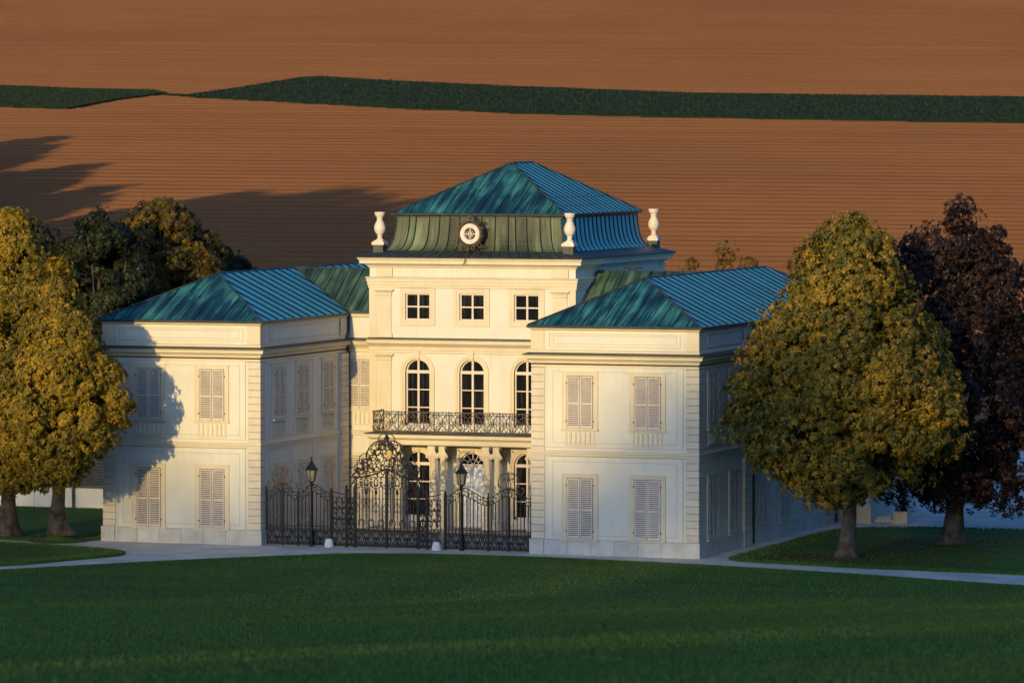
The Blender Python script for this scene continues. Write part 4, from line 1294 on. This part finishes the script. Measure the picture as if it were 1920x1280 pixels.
def side_fence(posts, lo, hi, peaks, crest_x, label, flip):
    xa, xb = posts[0], posts[-1]
    root = empty('iron_fence', ((xa + xb) / 2, YG, 0), label, 'fence', 'wrought iron fences either side of the gate')
    nodes = [posts[0], posts[0] + .0] 
    def fn(x):
        # rises to each peak, sags between
        ks = sorted(peaks + lo); i = 0
        zs = {**{p: hi for p in peaks}, **{l: 2.12 for l in lo}}
        for a, c in zip(ks[:-1], ks[1:]):
            if a <= x <= c:
                t = (x - a) / (c - a); t = t * t * (3 - 2 * t)
                return zs[a] + (zs[c] - zs[a]) * t
        return 2.12
    for p in posts: post(root, p, 2.2 if p in (posts[0], posts[-1]) else fn(p) + .03, .05 if p in (posts[0], posts[-1]) else .035)
    post(root, crest_x, fn(crest_x) + .02, .03, False)
    for a, c in zip(posts[:-1], posts[1:]):
        rail_curve(root, fn, a, c); scroll_band(root, fn, a + .03, c - .03); base_panel(root, a + .03, c - .03)
        bars(root, fn, a, c)
    for z in (.70, .80):
        b = MB(); b.box(xa, xb, YG - .016, YG + .016, z - .014, z + .014); b.build('rail', IRON, root)
    crest(root, crest_x, fn(crest_x))
    return root
side_fence([6.95, 8.34, 9.78], [6.95, 8.34, 9.78], 2.50, [7.65, 9.0], 7.65, 'black wrought iron fence between the left wing and the gate', 1)
side_fence([14.68, 16.51, 18.35], [14.68, 16.45, 18.35], 2.50, [15.44, 17.37], 17.37, 'black wrought iron fence between the gate and the right wing', -1)

def gate():
    gx = 12.17
    root = empty('iron_gate', (gx, YG, 0), 'tall black wrought iron gate with scrolled overthrow and gilded emblem', 'gate')
    xo, xi, xl = 9.80 + .02, 10.44, 10.80            # outer post, inner post, leaf jamb (left side)
    mir = lambda x: 2 * gx - x
    for x in (xi, xl): 
        for xx in (x, mir(x)): post(root, xx, 2.32 if x == xi else 2.35, .05)
    # side panels of dense scrollwork with sweeping top
    def top(x):
        d = abs(x - gx)
        if d > 1.73: return 2.12 + .10 * ((d - 1.73) / .62) ** 2 * 1.2
        if d > 1.30: return 2.12 + (1.73 - d) / .43 * .75
        return 2.87 + (1.30 - d) / 1.30 * .30
    for s in (0, 1):
        f = (lambda x: x) if s == 0 else mir
        for a, c in ((xo, xi), (xi, xl)):
            x0, x1 = sorted((f(a), f(c)))
            base_panel(root, x0 + .05, x1 - .05)
            rail_curve(root, top, x0, x1, .028)
            b = MB(); cx, hw = (x0 + x1) / 2, (x1 - x0) / 2 - .05
            zs = np.linspace(.72, 2.0, 4)
            for z0, z1 in zip(zs[:-1], zs[1:]):
                for q in (-1, 1):
                    for p, e, kd in (((q * hw * .9, z0 + .03), (q * hw * .1, z1 - .03), 'S'), ((q * hw * .15, z0 + .04), (q * hw * .8, (z0 + z1) / 2), 'C'), ((q * hw * .9, z1 - .05), (q * hw * .6, z0 + .2), 'C')):
                        b.tube([(cx + a_, YG, z) for a_, z in scroll(p, e, kd, 4.5, 2.0, 20, q)], .020, 4)
            b.tube([(cx - hw, YG, .72), (cx - hw, YG, 2.05)], .012); b.tube([(cx + hw, YG, .72), (cx + hw, YG, 2.05)], .012)
            b.build('side_scrollwork', IRON, root)
    # the two leaves
    for s in (-1, 1):
        x0, x1 = sorted((gx + s * .03, gx + s * (gx - xl - .06)))
        b = MB()
        for xx in (x0, x1): b.box(xx - .022, xx + .022, YG - .022, YG + .022, .05, 3.15 if abs(xx - gx) < .1 else 2.8)
        b.box(x0, x1, YG - .02, YG + .02, .68, .74); b.box(x0, x1, YG - .02, YG + .02, .05, .11)
        leaf = b.build('gate_leaf', IRON, root)
        base_panel(leaf, x0 + .03, x1 - .03, .11, .68)
        n = 9
        for i in range(1, n):
            x = x0 + (x1 - x0) * i / n
            bar_at(leaf, BAR, x, .90 if i % 2 else .74, 2.32 + .25 * (1 - abs(x - gx) / 1.3) - (.12 if i % 2 else 0))
        b = MB()
        for i in range(3):
            c = x0 + (x1 - x0) * (i + .5) / 3; d = (x1 - x0) / 3
            for q in (-1, 1):
                b.tube([(c + a, YG, z) for a, z in scroll((q * d * .45, .76), (q * d * .08, 1.1), 'S', 4.5, 2.0, 20, q)], .020, 4)
                b.tube([(c + a, YG, z) for a, z in scroll((q * d * .42, 2.22), (q * d * .05, 2.62), 'S', 4.5, 2.0, 20, -q)], .022, 4)
                b.tube([(c + a, YG, z) for a, z in scroll((q * d * .4, 2.55), (q * d * .1, 2.78), 'C', 4.5, 2.2, 20, q)], .022, 4)
                b.tube([(c + a, YG, z) for a, z in scroll((q * d * .4, 1.5), (q * d * .3, 1.95), 'S', 4.5, 1.5, 20, q)], .014, 4)
        b.build('scrollwork', IRON, leaf)
        b = MB(); b.tube([(x, YG, 2.83 + .36 * (1 - abs(x - gx) / 1.32) ** 2) for x in np.linspace(gx + s * .03, gx + s * 1.34, 16)], .035, 5); b.build('top_rail', IRON, leaf)
    post(root, gx, 3.22, .05, False)
    # overthrow: a stepped pyramid of scrolls
    b = MB(); rnd = random.Random(9)
    out = [(1.40, 2.86), (1.28, 3.12), (.98, 3.18), (1.02, 3.44), (.70, 3.60), (.52, 3.84), (.30, 4.02), (.16, 4.22), (0.0, 4.46)]
    for s in (-1, 1):
        for (xa, za), (xc, zc) in zip(out[:-1], out[1:]):
            b.tube([(gx + s * a, YG, z) for a, z in scroll((xa, za), (xc, zc), 'S', 3.5, 1.6, 22, s)], .038, 4)
            b.tube([(gx + s * a, YG, z) for a, z in scroll((xa - .05, za - .03), (xc + .03, zc - .06), 'C', 4.2, 2.2, 22, -1)], .028, 4)
            b.tube([(gx + s * a, YG, z) for a, z in scroll((xa + .03, za + .02), (xc + .08, zc + .04), 'C', 4.0, 2.2, 20, 1)], .022, 4)
        rows = [(3.02, 1.15), (3.22, .95), (3.42, .78), (3.62, .58), (3.80, .42), (3.98, .27), (4.14, .15)]
        for z, hw in rows:
            n = max(1, round(hw / .20))
            for i in range(n):
                c = hw * (i + .5) / n
                a, e = rnd.uniform(0, 6.28), .115
                p = (c + e * math.cos(a), z + e * math.sin(a)); q = (c - e * math.cos(a), z - e * math.sin(a))
                b.tube([(gx + s * u, YG, v) for u, v in scroll(p, q, 'C' if i % 2 else 'S', 4.2, 2.4, 20, 1)], .022, 4)
        b.tube([(gx + s * u, YG, v) for u, v in scroll((.30, 3.36), (.10, 3.98), 'C', 3.0, 2.2, 22, 1)], .03, 4)
    b.lathe([(.03, 4.30), (.045, 4.40), (.02, 4.46), (.035, 4.50), (.006, 4.62)], (gx, YG, 0), 8)
    b.build('overthrow', IRON, root)
    b = MB()
    b.rings([[(gx + .13 + rr * math.sin(t) * (1 if math.cos(t) > 0 else .9), yy, 3.78 + .17 * math.cos(t)) for t in [2 * math.pi * i / 14 for i in range(14)]] for rr, yy in ((.10, YG - .01), (.12, YG - .035), (.07, YG - .06))], cap=(True, True))
    for k in range(4): b.box(gx + .04, gx + .22, YG - .075, YG - .06, 3.66 + k * .07, 3.685 + k * .07)
    b.build('gilded_emblem', GOLD, root)
    b = MB(); b.lathe([(.04, .0), (.12, .06), (.13, .14), (.09, .2), (.02, .24)], (gx - .26, YG, 4.12), 10); b.tube([(gx - .26, YG, 4.14), (gx - .16, YG, 4.02)], .012); b.build('rosette', RUST, root)
    return root
gate()

# lamps on tall posts in front of the fence
def lamp(x, label):
    y = YG - .16
    root = empty('street_lamp', (x, y, 0), label, 'street lamp', 'lantern posts by the fence')
    b = MB(); b.lathe([(.10, 0), (.10, .08), (.07, .12), (.065, .5), (.048, .56), (.042, 1.2), (.06, 1.24), (.042, 1.28), (.036, 2.42), (.065, 2.46), (.04, 2.52), (.07, 2.58), (.11, 2.60), (.11, 2.63)], (x, y, 0), 12)
    b.build('lamp_post', IRON, root, smooth=True)
    n = 6; lo, hi, z0, z1 = .125, .215, 2.63, 3.10
    P = lambda r, z, i: (x + r * math.cos(2 * math.pi * (i + .5) / n), y + r * math.sin(2 * math.pi * (i + .5) / n), z)
    b = MB()
    for i in range(n): b.tube([P(lo, z0, i), P(hi, z1, i)], .016, 4)
    for i in range(n):
        b.tube([P(hi, z1, i), P(hi, z1, i + 1)], .018, 4); b.tube([P(lo, z0, i), P(lo, z0, i + 1)], .016, 4)
    b.build('lantern_frame', IRON, root)
    for i in range(n):
        g_ = MB(); q = [P(lo - .008, z0, i), P(lo - .008, z0, i + 1), P(hi - .008, z1, i + 1), P(hi - .008, z1, i)]
        g_.face(q); g_.build('glass_pane', LAMPG, root)
    b = MB(); b.lathe([(.10, 3.08), (.28, 3.09), (.285, 3.12), (.22, 3.16), (.15, 3.27), (.09, 3.34), (.085, 3.39), (.05, 3.43), (.02, 3.46)], (x, y, 0), 6, rot=math.pi / 6)
    hood = b.build('lantern_hood', IRON, root)
    b = MB(); b.lathe([(.02, 3.44), (.03, 3.50), (.012, 3.54), (.012, 3.64)], (x, y, 0), 8); b.box(x - .06, x + .06, y - .01, y + .01, 3.55, 3.575); b.build('finial', IRON, hood)
lamp(8.99, 'black six sided lantern on a post before the left fence')
lamp(15.44, 'black six sided lantern on a post before the right fence')

# white guard stones in front of the gate posts
def guard_stone(x, y, label):
    b = MB(); b.lathe([(.19, 0), (.195, .05), (.17, .20), (.145, .30), (.10, .335), (.03, .345)], (x, y, 0.003), 18)
    tag(b.build('guard_stone', rough if False else VASE_W, None, smooth=True), label, 'guard stone', 'white stones before the gate')
VASE_W = rough_mat('whitewashed_stone', (0.62, 0.62, 0.60), (0.74, 0.73, 0.70), 6, 0.85, ((.4, .38, .35), .4), 20, .2)
guard_stone(9.80, 0.22, 'white stubby guard stone at the left post of the iron gate')
guard_stone(14.42, 0.22, 'white stubby guard stone at the right post of the iron gate')

# planter with a dark plant by the rear pavilion
pl = empty('stone_planter', (28.35, 19.6, 0), 'square stone planter holding a dark upright plant by the rear wall', 'planter')
b = MB(); b.box(28.05, 28.65, 19.3, 19.9, 0, .45); b.box(28.0, 28.7, 19.25, 19.95, .45, .53); b.build('planter_box', PLINTH, pl)
n = 500
PP = np.stack([28.35 + RNG.normal(0, .17, n), 19.6 + RNG.normal(0, .17, n), RNG.uniform(.5, 1.75, n)], 1)
leaf_mesh('foliage', PP, RNG.normal(size=(n, 3)), .16, LEAF_D, parent=pl)

# ------------------------------------------------------------------ orangery behind the left trees
org = empty('orangery', (-11, 17.5, 0), 'low orangery with pale plinth and dark louvred front behind the trees on the left', 'orangery')
b = MB(); b.box(-24, -0.5, 15.3, 21, 0, 3.3); b.build('wall', STUCCO, org)
for i in range(12):
    b = MB(); b.box(-23.9 + i * 1.95 + .01, -23.9 + (i + 1) * 1.95 - .01, 15.2, 15.31, 0, .93); b.build('plinth_stone', STUCCO, org)
b = MB(); b.box(-24, -.5, 15.14, 15.3, .935, 1.0); b.build('sill', LEAD, org)
for i in range(15):
    x = -23.8 + i * 1.55
    b = MB(); b.box(x, x + 1.45, 15.22, 15.29, 1.0, 2.9)
    for k in range(14): b.face([(x + .05, 15.16, 1.08 + k * .13), (x + 1.4, 15.16, 1.08 + k * .13), (x + 1.4, 15.21, 1.16 + k * .13), (x + .05, 15.21, 1.16 + k * .13)])
    b.box(x, x + .05, 15.15, 15.22, 1.0, 2.9); b.box(x + 1.4, x + 1.45, 15.15, 15.22, 1.0, 2.9)
    b.build('louvre_panel', LEAD, org)
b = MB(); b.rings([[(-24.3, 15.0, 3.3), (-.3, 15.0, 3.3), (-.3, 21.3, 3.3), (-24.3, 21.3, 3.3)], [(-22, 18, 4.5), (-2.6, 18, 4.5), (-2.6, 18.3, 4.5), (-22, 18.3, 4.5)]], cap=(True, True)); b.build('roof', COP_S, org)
b = MB(); b.tube([(-8.3, 15.08, 0), (-8.3, 15.08, 3.3)], .06, 8); b.build('drainpipe', LEAD, org)

# ------------------------------------------------------------------ trees
def crown_points(prof, centre, n, clump, seed, squash=1.0, inner=0.25, lump=0.16, nclump=None, droop=0.0, leaf=0.2, whorl=6):
    """leaflet positions, facings and directions of a crown. prof: [(height, radius)...]; the crown is a pile of leafy
    clumps, each clump carries whorls, each whorl a fan of leaflets"""
    rg = np.random.default_rng(seed)
    zs = np.array([p[0] for p in prof]); rs = np.array([p[1] for p in prof])
    zz = np.linspace(zs[0], zs[-1], 200); rr = np.interp(zz, zs, rs)
    pw = rr + 0.15 * rr.max(); pw /= pw.sum()
    nc = nclump or max(60, int(n / 330))
    z = rg.choice(zz, nc, p=pw) + rg.normal(0, .1, nc)
    a = rg.uniform(0, 2 * np.pi, nc)
    ph = rg.uniform(0, 6.28, 6)
    wob = 1 + lump * (np.sin(3 * a + ph[0] + z * .7) * .5 + np.sin(5 * a - z * 1.3 + ph[1]) * .35 + np.sin(2 * a + z * .9 + ph[2]) * .4 + np.sin(z * 2.1 + ph[3] + a * 7) * .25)
    R = np.interp(z, zs, rs) * wob
    q = np.where(rg.uniform(size=nc) < inner, rg.uniform(.2, .8, nc) ** .6, rg.uniform(.84, 1.06, nc))
    cr = clump * rg.uniform(.55, 1.35, nc)
    R = np.maximum(R * q - cr * .55, 0.02)
    C = np.stack([centre[0] + R * np.cos(a), centre[1] + R * np.sin(a) * squash, z], 1)
    nw = n // whorl
    i = rg.integers(0, nc, nw)
    d = rg.normal(size=(nw, 3)); d /= np.linalg.norm(d, axis=1, keepdims=True)
    rad = cr[i] * rg.uniform(.35, 1.08, nw) ** .5
    Wc = C[i] + d * rad[:, None] * np.array([1, 1, .9])
    Wc[:, 2] -= droop * rad * (d[:, 2] < 0)
    outw = np.stack([np.cos(a[i]), np.sin(a[i]), np.full(nw, .30)], 1)
    Nw = d * 1.0 + outw * .8 + rg.normal(0, .38, (nw, 3)) + np.array([0, 0, .15])
    Nw /= np.linalg.norm(Nw, axis=1, keepdims=True)
    t1 = np.cross(Nw, rg.normal(size=(nw, 3))); t1 /= np.linalg.norm(t1, axis=1, keepdims=True)
    t2 = np.cross(Nw, t1)
    P, N, A = [], [], []
    for k in range(whorl):
        an = 2 * np.pi * k / whorl + rg.normal(0, .25, nw)
        ax = t1 * np.cos(an)[:, None] + t2 * np.sin(an)[:, None]
        ax[:, 2] -= .25
        P.append(Wc + ax * leaf * .52 + rg.normal(0, leaf * .08, (nw, 3)))
        N.append(Nw + ax * .35 + rg.normal(0, .15, (nw, 3))); A.append(ax)
    ctint = rg.uniform(-.24, .24, nc)[i]
    tint = np.clip(rg.beta(2.0, 2.0, nw) * .7 + .15 + ctint, 0, 1)
    tint = np.concatenate([np.clip(tint + rg.normal(0, .06, nw), 0, 1) for k in range(whorl)])
    return np.concatenate(P), np.concatenate(N), tint, np.concatenate(A)

def trunk_mesh(root, base, top, r, seed, crown_c, crown_z, crown_r, nlimb=9, flare=1.75):
    rnd = random.Random(seed)
    b = MB()
    B, T = Vector(base), Vector(top)
    n = 18
    lobes = [(rnd.uniform(0, 6.28), rnd.uniform(.5, 1)) for _ in range(6)]
    hs = [0, .04, .09, .15, .23, .35, .5, .7, .85, 1.0]
    rings = []
    L = (T - B).length
    for h in hs:
        c = B + (T - B) * h + Vector((.05 * math.sin(h * 6 + seed), 0, 0))
        z = h * L
        fl = (flare - 1) * math.exp(-z / .42)
        ring = []
        for i in range(n):
            a = 2 * math.pi * i / n
            lb = sum(max(0, math.cos(a - a0)) ** 8 * k for a0, k in lobes)
            rr = r * (1 - .28 * h) * (1 + .05 * math.sin(5 * a + h * 3) + fl * (.55 + .75 * lb))
            ring.append((c.x + rr * math.cos(a), c.y + rr * math.sin(a), c.z + (-.08 if h == 0 else 0)))
        rings.append(ring)
    b.rings(rings, cap=(False, True))
    for k in range(nlimb):
        a = 2 * math.pi * k / nlimb + rnd.uniform(-.3, .3)
        h = rnd.uniform(.72, 1.0)
        p = B + (T - B) * h
        ze = crown_z[0] + (crown_z[1] - crown_z[0]) * rnd.uniform(.25, .9)
        e = Vector((crown_c[0] + math.cos(a) * crown_r * .7, crown_c[1] + math.sin(a) * crown_r * .6, ze))
        m = p.lerp(e, .45) + Vector((0, 0, .5))
        pts = [p.lerp(m, t).lerp(m.lerp(e, t), t) for t in [i / 7 for i in range(8)]]
        b.tube(pts, [r * .42 * (1 - .85 * i / 7) for i in range(8)], 6)
    e = Vector((crown_c[0], crown_c[1], crown_z[1] - .6))
    b.tube([T.lerp(e, t) for t in [i / 6 for i in range(7)]], [r * .7 * (1 - .9 * i / 6) for i in range(7)], 8)
    return b.build('trunk', BARK, root, smooth=True)

def tree(name, base, r, fork, prof, centre, n, leaf, mat, label, seed, clump=.55, squash=1.0, group=None, lump=.16, nlimb=9, inner=.25, flare=1.75, cat='tree', droop=0.0):
    root = empty(name, base, label, cat, group)
    zs = [p[0] for p in prof]
    top = (base[0] + (centre[0] - base[0]) * .45, base[1] + (centre[1] - base[1]) * .45, fork)
    trunk_mesh(root, base, top, r, seed, centre, (zs[0], zs[-1]), max(p[1] for p in prof), nlimb, flare)
    P, N, t, A = crown_points(prof, centre, n, clump, seed, squash, inner, lump, droop=droop, leaf=leaf)
    leaf_mesh('crown', P, N, leaf, mat, parent=root, tint=t, aspect=.48, up=A)
    return root

def litter():
    P = []
    for x, y, n, sp in ((-4.5, .4, 500, 2.2), (-1.9, -.6, 350, 1.3), (31, 1.6, 1300, 2.9), (33.2, 9.8, 900, 2.6)):
        q = RNG.normal(0, sp, (n, 2)) * np.array([1, .7]) + np.array([x, y])
        P.append(np.concatenate([q, np.full((n, 1), .075)], 1))
    P = np.concatenate(P); P = P[(P[:, 0] < -.4) | (P[:, 0] > 27.4)]; P = P[P[:, 1] > -1.2]
    tag(leaf_mesh('fallen_leaves', P, RNG.normal(0, .3, (len(P), 3)) + np.array([0, 0, 1]), .15, LEAF_G), kind='stuff')
litter()
# turf mounds under the two left trees
def mound(cx, cy, h, r):
    b = MB(); n = 28
    b.rings([[(cx + rr * math.cos(2 * math.pi * i / n), cy + rr * math.sin(2 * math.pi * i / n), .04 + h * math.exp(-(rr / r * 1.6) ** 2)) for i in range(n)] for rr in [r * (1.35 - k * 1.35 / 9) for k in range(9)] + [0.01]])
    structure(b.build('lawn', LAWN, smooth=True))
mound(-1.65, -0.85, .34, .9)
GL = 'autumn trees on the left lawn'
tree('broadleaf_tree', (-4.55, 0.6, 0.05), .34, 3.0, [(2.5, 1.7), (3.3, 2.7), (4.8, 3.4), (7.0, 3.6), (9.0, 2.9), (10.9, 2.2), (12.5, 1.3), (13.3, .3)], (-3.5, -1.6), 120000, .175, LEAF_A, 'tall golden-olive tree at the left edge, its trunk on the left lawn', 21, group=GL, clump=.62)
tree('broadleaf_tree', (-1.65, -0.85, .36), .32, 2.9, [(2.8, .6), (3.5, 1.7), (4.7, 2.7), (6.0, 2.8), (7.8, 2.1), (9.4, 1.3), (10.6, .8), (11.4, .2)], (0.30, -5.2), 110000, .165, LEAF_A, 'golden-olive tree whose crown overlaps the corner of the left wing', 22, squash=1.05, group=GL, clump=.55)
tree('broadleaf_tree', (31.0, 2.0, 0.05), .31, 3.4, [(2.6, 1.0), (3.3, 2.4), (4.4, 3.8), (5.8, 4.5), (7.3, 4.6), (8.9, 3.8), (10.0, 2.5), (11.0, 2.2), (12.3, 1.6), (13.2, .5)], (31.1, 1.6), 216000, .165, LEAF_B, 'large yellow-green tree standing beside the right wing', 23, droop=.3, clump=.68, lump=.12)
tree('copper_beech', (33.1, 9.9, 0.05), .40, 3.4, [(1.8, 2.2), (3.2, 3.5), (5.6, 4.2), (8.0, 4.0), (9.8, 3.4), (11.5, 2.6), (12.5, 1.8), (13.5, .5)], (33.3, 10.2), 130000, .16, LEAF_P, 'dark purple-leaved beech behind the yellow-green tree on the right', 24, lump=.30, clump=.62, droop=.4)
tree('copper_beech', (39.0, 15.0, 0.05), .36, 3.2, [(2.8, 2.0), (4.5, 3.2), (7.0, 3.4), (9.4, 2.6), (10.8, 1.4), (11.7, .3)], (39.0, 15.0), 60000, .18, LEAF_P, 'purple-leaved beech cut off by the right edge of the picture', 25, lump=.25, clump=.6)
# trees behind the left wing
tree('broadleaf_tree', (-11.9, 26.5, 0), .35, 3.4, [(3.0, 2.0), (5.0, 2.7), (8.0, 2.9), (10.0, 2.5), (11.8, 1.6), (12.6, .4)], (-12.0, 26.0), 80000, .21, LEAF_D, 'dark green round tree in shade behind the left trees', 26, clump=.62, lump=.1, inner=.35)
tree('broadleaf_tree', (-11.9, 33.0, 0), .38, 3.4, [(3.0, 2.2), (5.5, 3.2), (8.2, 3.6), (10.5, 3.2), (12.2, 2.0), (13.1, .6)], (-11.9, 33.0), 110000, .21, LEAF_O, 'olive-gold round tree behind the roof of the left wing', 27, clump=.62, lump=.1, inner=.35)
tree('broadleaf_tree', (-11.2, 38.5, 0), .3, 3.0, [(3.0, 1.6), (5.5, 2.3), (8.0, 2.2), (9.8, 1.4), (10.6, .4)], (-11.0, 38.5), 36000, .2, LEAF_D, 'small dark tree peeping out right of the olive-gold one', 28, clump=.6)
tree('broadleaf_tree', (-17.2, 30.0, 0), .3, 3.0, [(3.0, 1.8), (6.0, 2.6), (9.0, 2.4), (11.2, 1.4), (12.2, .4)], (-17.2, 30.0), 26000, .22, LEAF_D, 'dark tree mostly hidden behind the left golden-olive tree', 29, clump=.65)
# golden bushes beyond the right wing
for k, (x, y, zt, r_, lb) in enumerate(((6.0, 60.0, 10.1, 1.1, 'golden tree nearest the centre block, its tip peeping over the right wing ridge'), (7.7, 61.0, 10.6, 1.5, 'tallest golden tree tip peeping over the ridge of the right wing'), (9.5, 59.0, 10.4, 1.3, 'third golden tree from the centre block, behind the right wing ridge'), (11.2, 62.0, 10.4, 1.3, 'golden tree tip over the right wing ridge, next to the yellow-green tree'))):
    tree('golden_tree', (x, y, 0), .16, 3.0, [(2.0, r_ * .7), (4.0, r_), (7.0, r_ * .9), (zt - .8, r_ * .5), (zt, .15)], (x, y), 11000, .16, LEAF_G, lb, 40 + k, clump=.5, group='golden trees behind the right wing', inner=.1, lump=.3, nlimb=6)

# ------------------------------------------------------------------ woods out of the frame that shade the place
def wood(name, trees, leafsize, per, mat, seed):
    Ps, Ns, ts = [], [], []
    for k, (x, y, zg, h, r) in enumerate(trees):
        P, N, t, _a = crown_points([(zg + .12 * h, r * .6), (zg + .35 * h, r), (zg + .65 * h, r * .85), (zg + .88 * h, r * .45), (zg + h, .2)], (x, y), per, r * .28, seed + k, nclump=90, leaf=leafsize, whorl=3)
        Ps.append(P); Ns.append(N); ts.append(t)
    o = leaf_mesh(name, np.concatenate(Ps), np.concatenate(Ns), leafsize, mat, tint=np.concatenate(ts), aspect=.7)
    tag(o, kind='stuff')
# wooded crest of the camera's hill, far behind the camera
def crest_top(xb):
    return float(np.interp(xb, [-60, -8, 0, 6, 9, 14, 18, 21, 25, 31, 36, 45, 70, 130], [5.4, 4.8, 2.7, 2.4, 3.2, 3.8, 4.4, 5.8, 7.9, 9.4, 11.0, 14.5, 17, 17]))
tl = []
rw = random.Random(12)
D = 470.0
for x in np.arange(-60, 130, 2.2):
    zt = crest_top(x) + D * math.tan(SUN_EL) + rw.uniform(-.5, .4)
    xx, yy = x - D * math.tan(SUN_AZ), -D + rw.uniform(-4, 4)
    zg = hill_z(sr(xx, yy)[0])
    tl.append((xx, yy, zg, zt - zg, 3.6))
wood('woodland', tl, 1.5, 400, LEAF_D, 300)
# grove beside the hillside field, left of the frame: its evening shadow lies across the plough
tl = []
def u_margin(u): return u + 190
def grove(tip, yy, r):
    t = on_field(*tip); x, y = xy(*t); z = field_z(t[0])
    yy = min(yy, y - (u_margin(tip[0]) / 8.0 + r * 4))
    k = y - yy
    xx = x - k * math.tan(SUN_AZ)
    zg = max(0.0, field_z(sr(xx, yy)[0]))
    tl.append((xx, yy, zg, z + k * math.tan(SUN_EL) - zg, r))
for tip, yy, r in (((125, 263), 190, 5), ((95, 282), 189, 5), ((62, 304), 189, 5), ((30, 330), 188, 6), ((-20, 300), 188, 6), ((152, 333), 164, 5), ((122, 350), 164, 5), ((88, 366), 163, 5), ((0, 352), 160, 7), ((192, 374), 147, 5), ((160, 388), 146, 5), ((110, 396), 146, 6), ((70, 272), 188, 5), ((20, 285), 186, 6), ((178, 316), 165, 5), ((110, 330), 163, 5), ((40, 345), 160, 6), ((218, 358), 148, 4.5), ((150, 372), 146, 5), ((70, 385), 144, 6), ((10, 395), 142, 6)):
    grove(tip, yy, r)
for k, (u, v) in enumerate(((300, 415), (345, 400), (385, 388), (420, 378), (455, 371), (490, 367), (525, 374), (560, 376), (595, 372), (630, 368), (660, 370), (695, 380), (730, 392), (765, 404), (805, 418), (850, 432), (900, 446))):
    grove((u, v), 118 - k * 1.6, 6.5)
    grove((u + 12, v + 22), 104 - k * 1.6, 6.5)
    grove((u, v + 50), 92 - k * 1.6, 6.5)
wood('woodland', tl, 1.5, 2600, LEAF_O, 400)
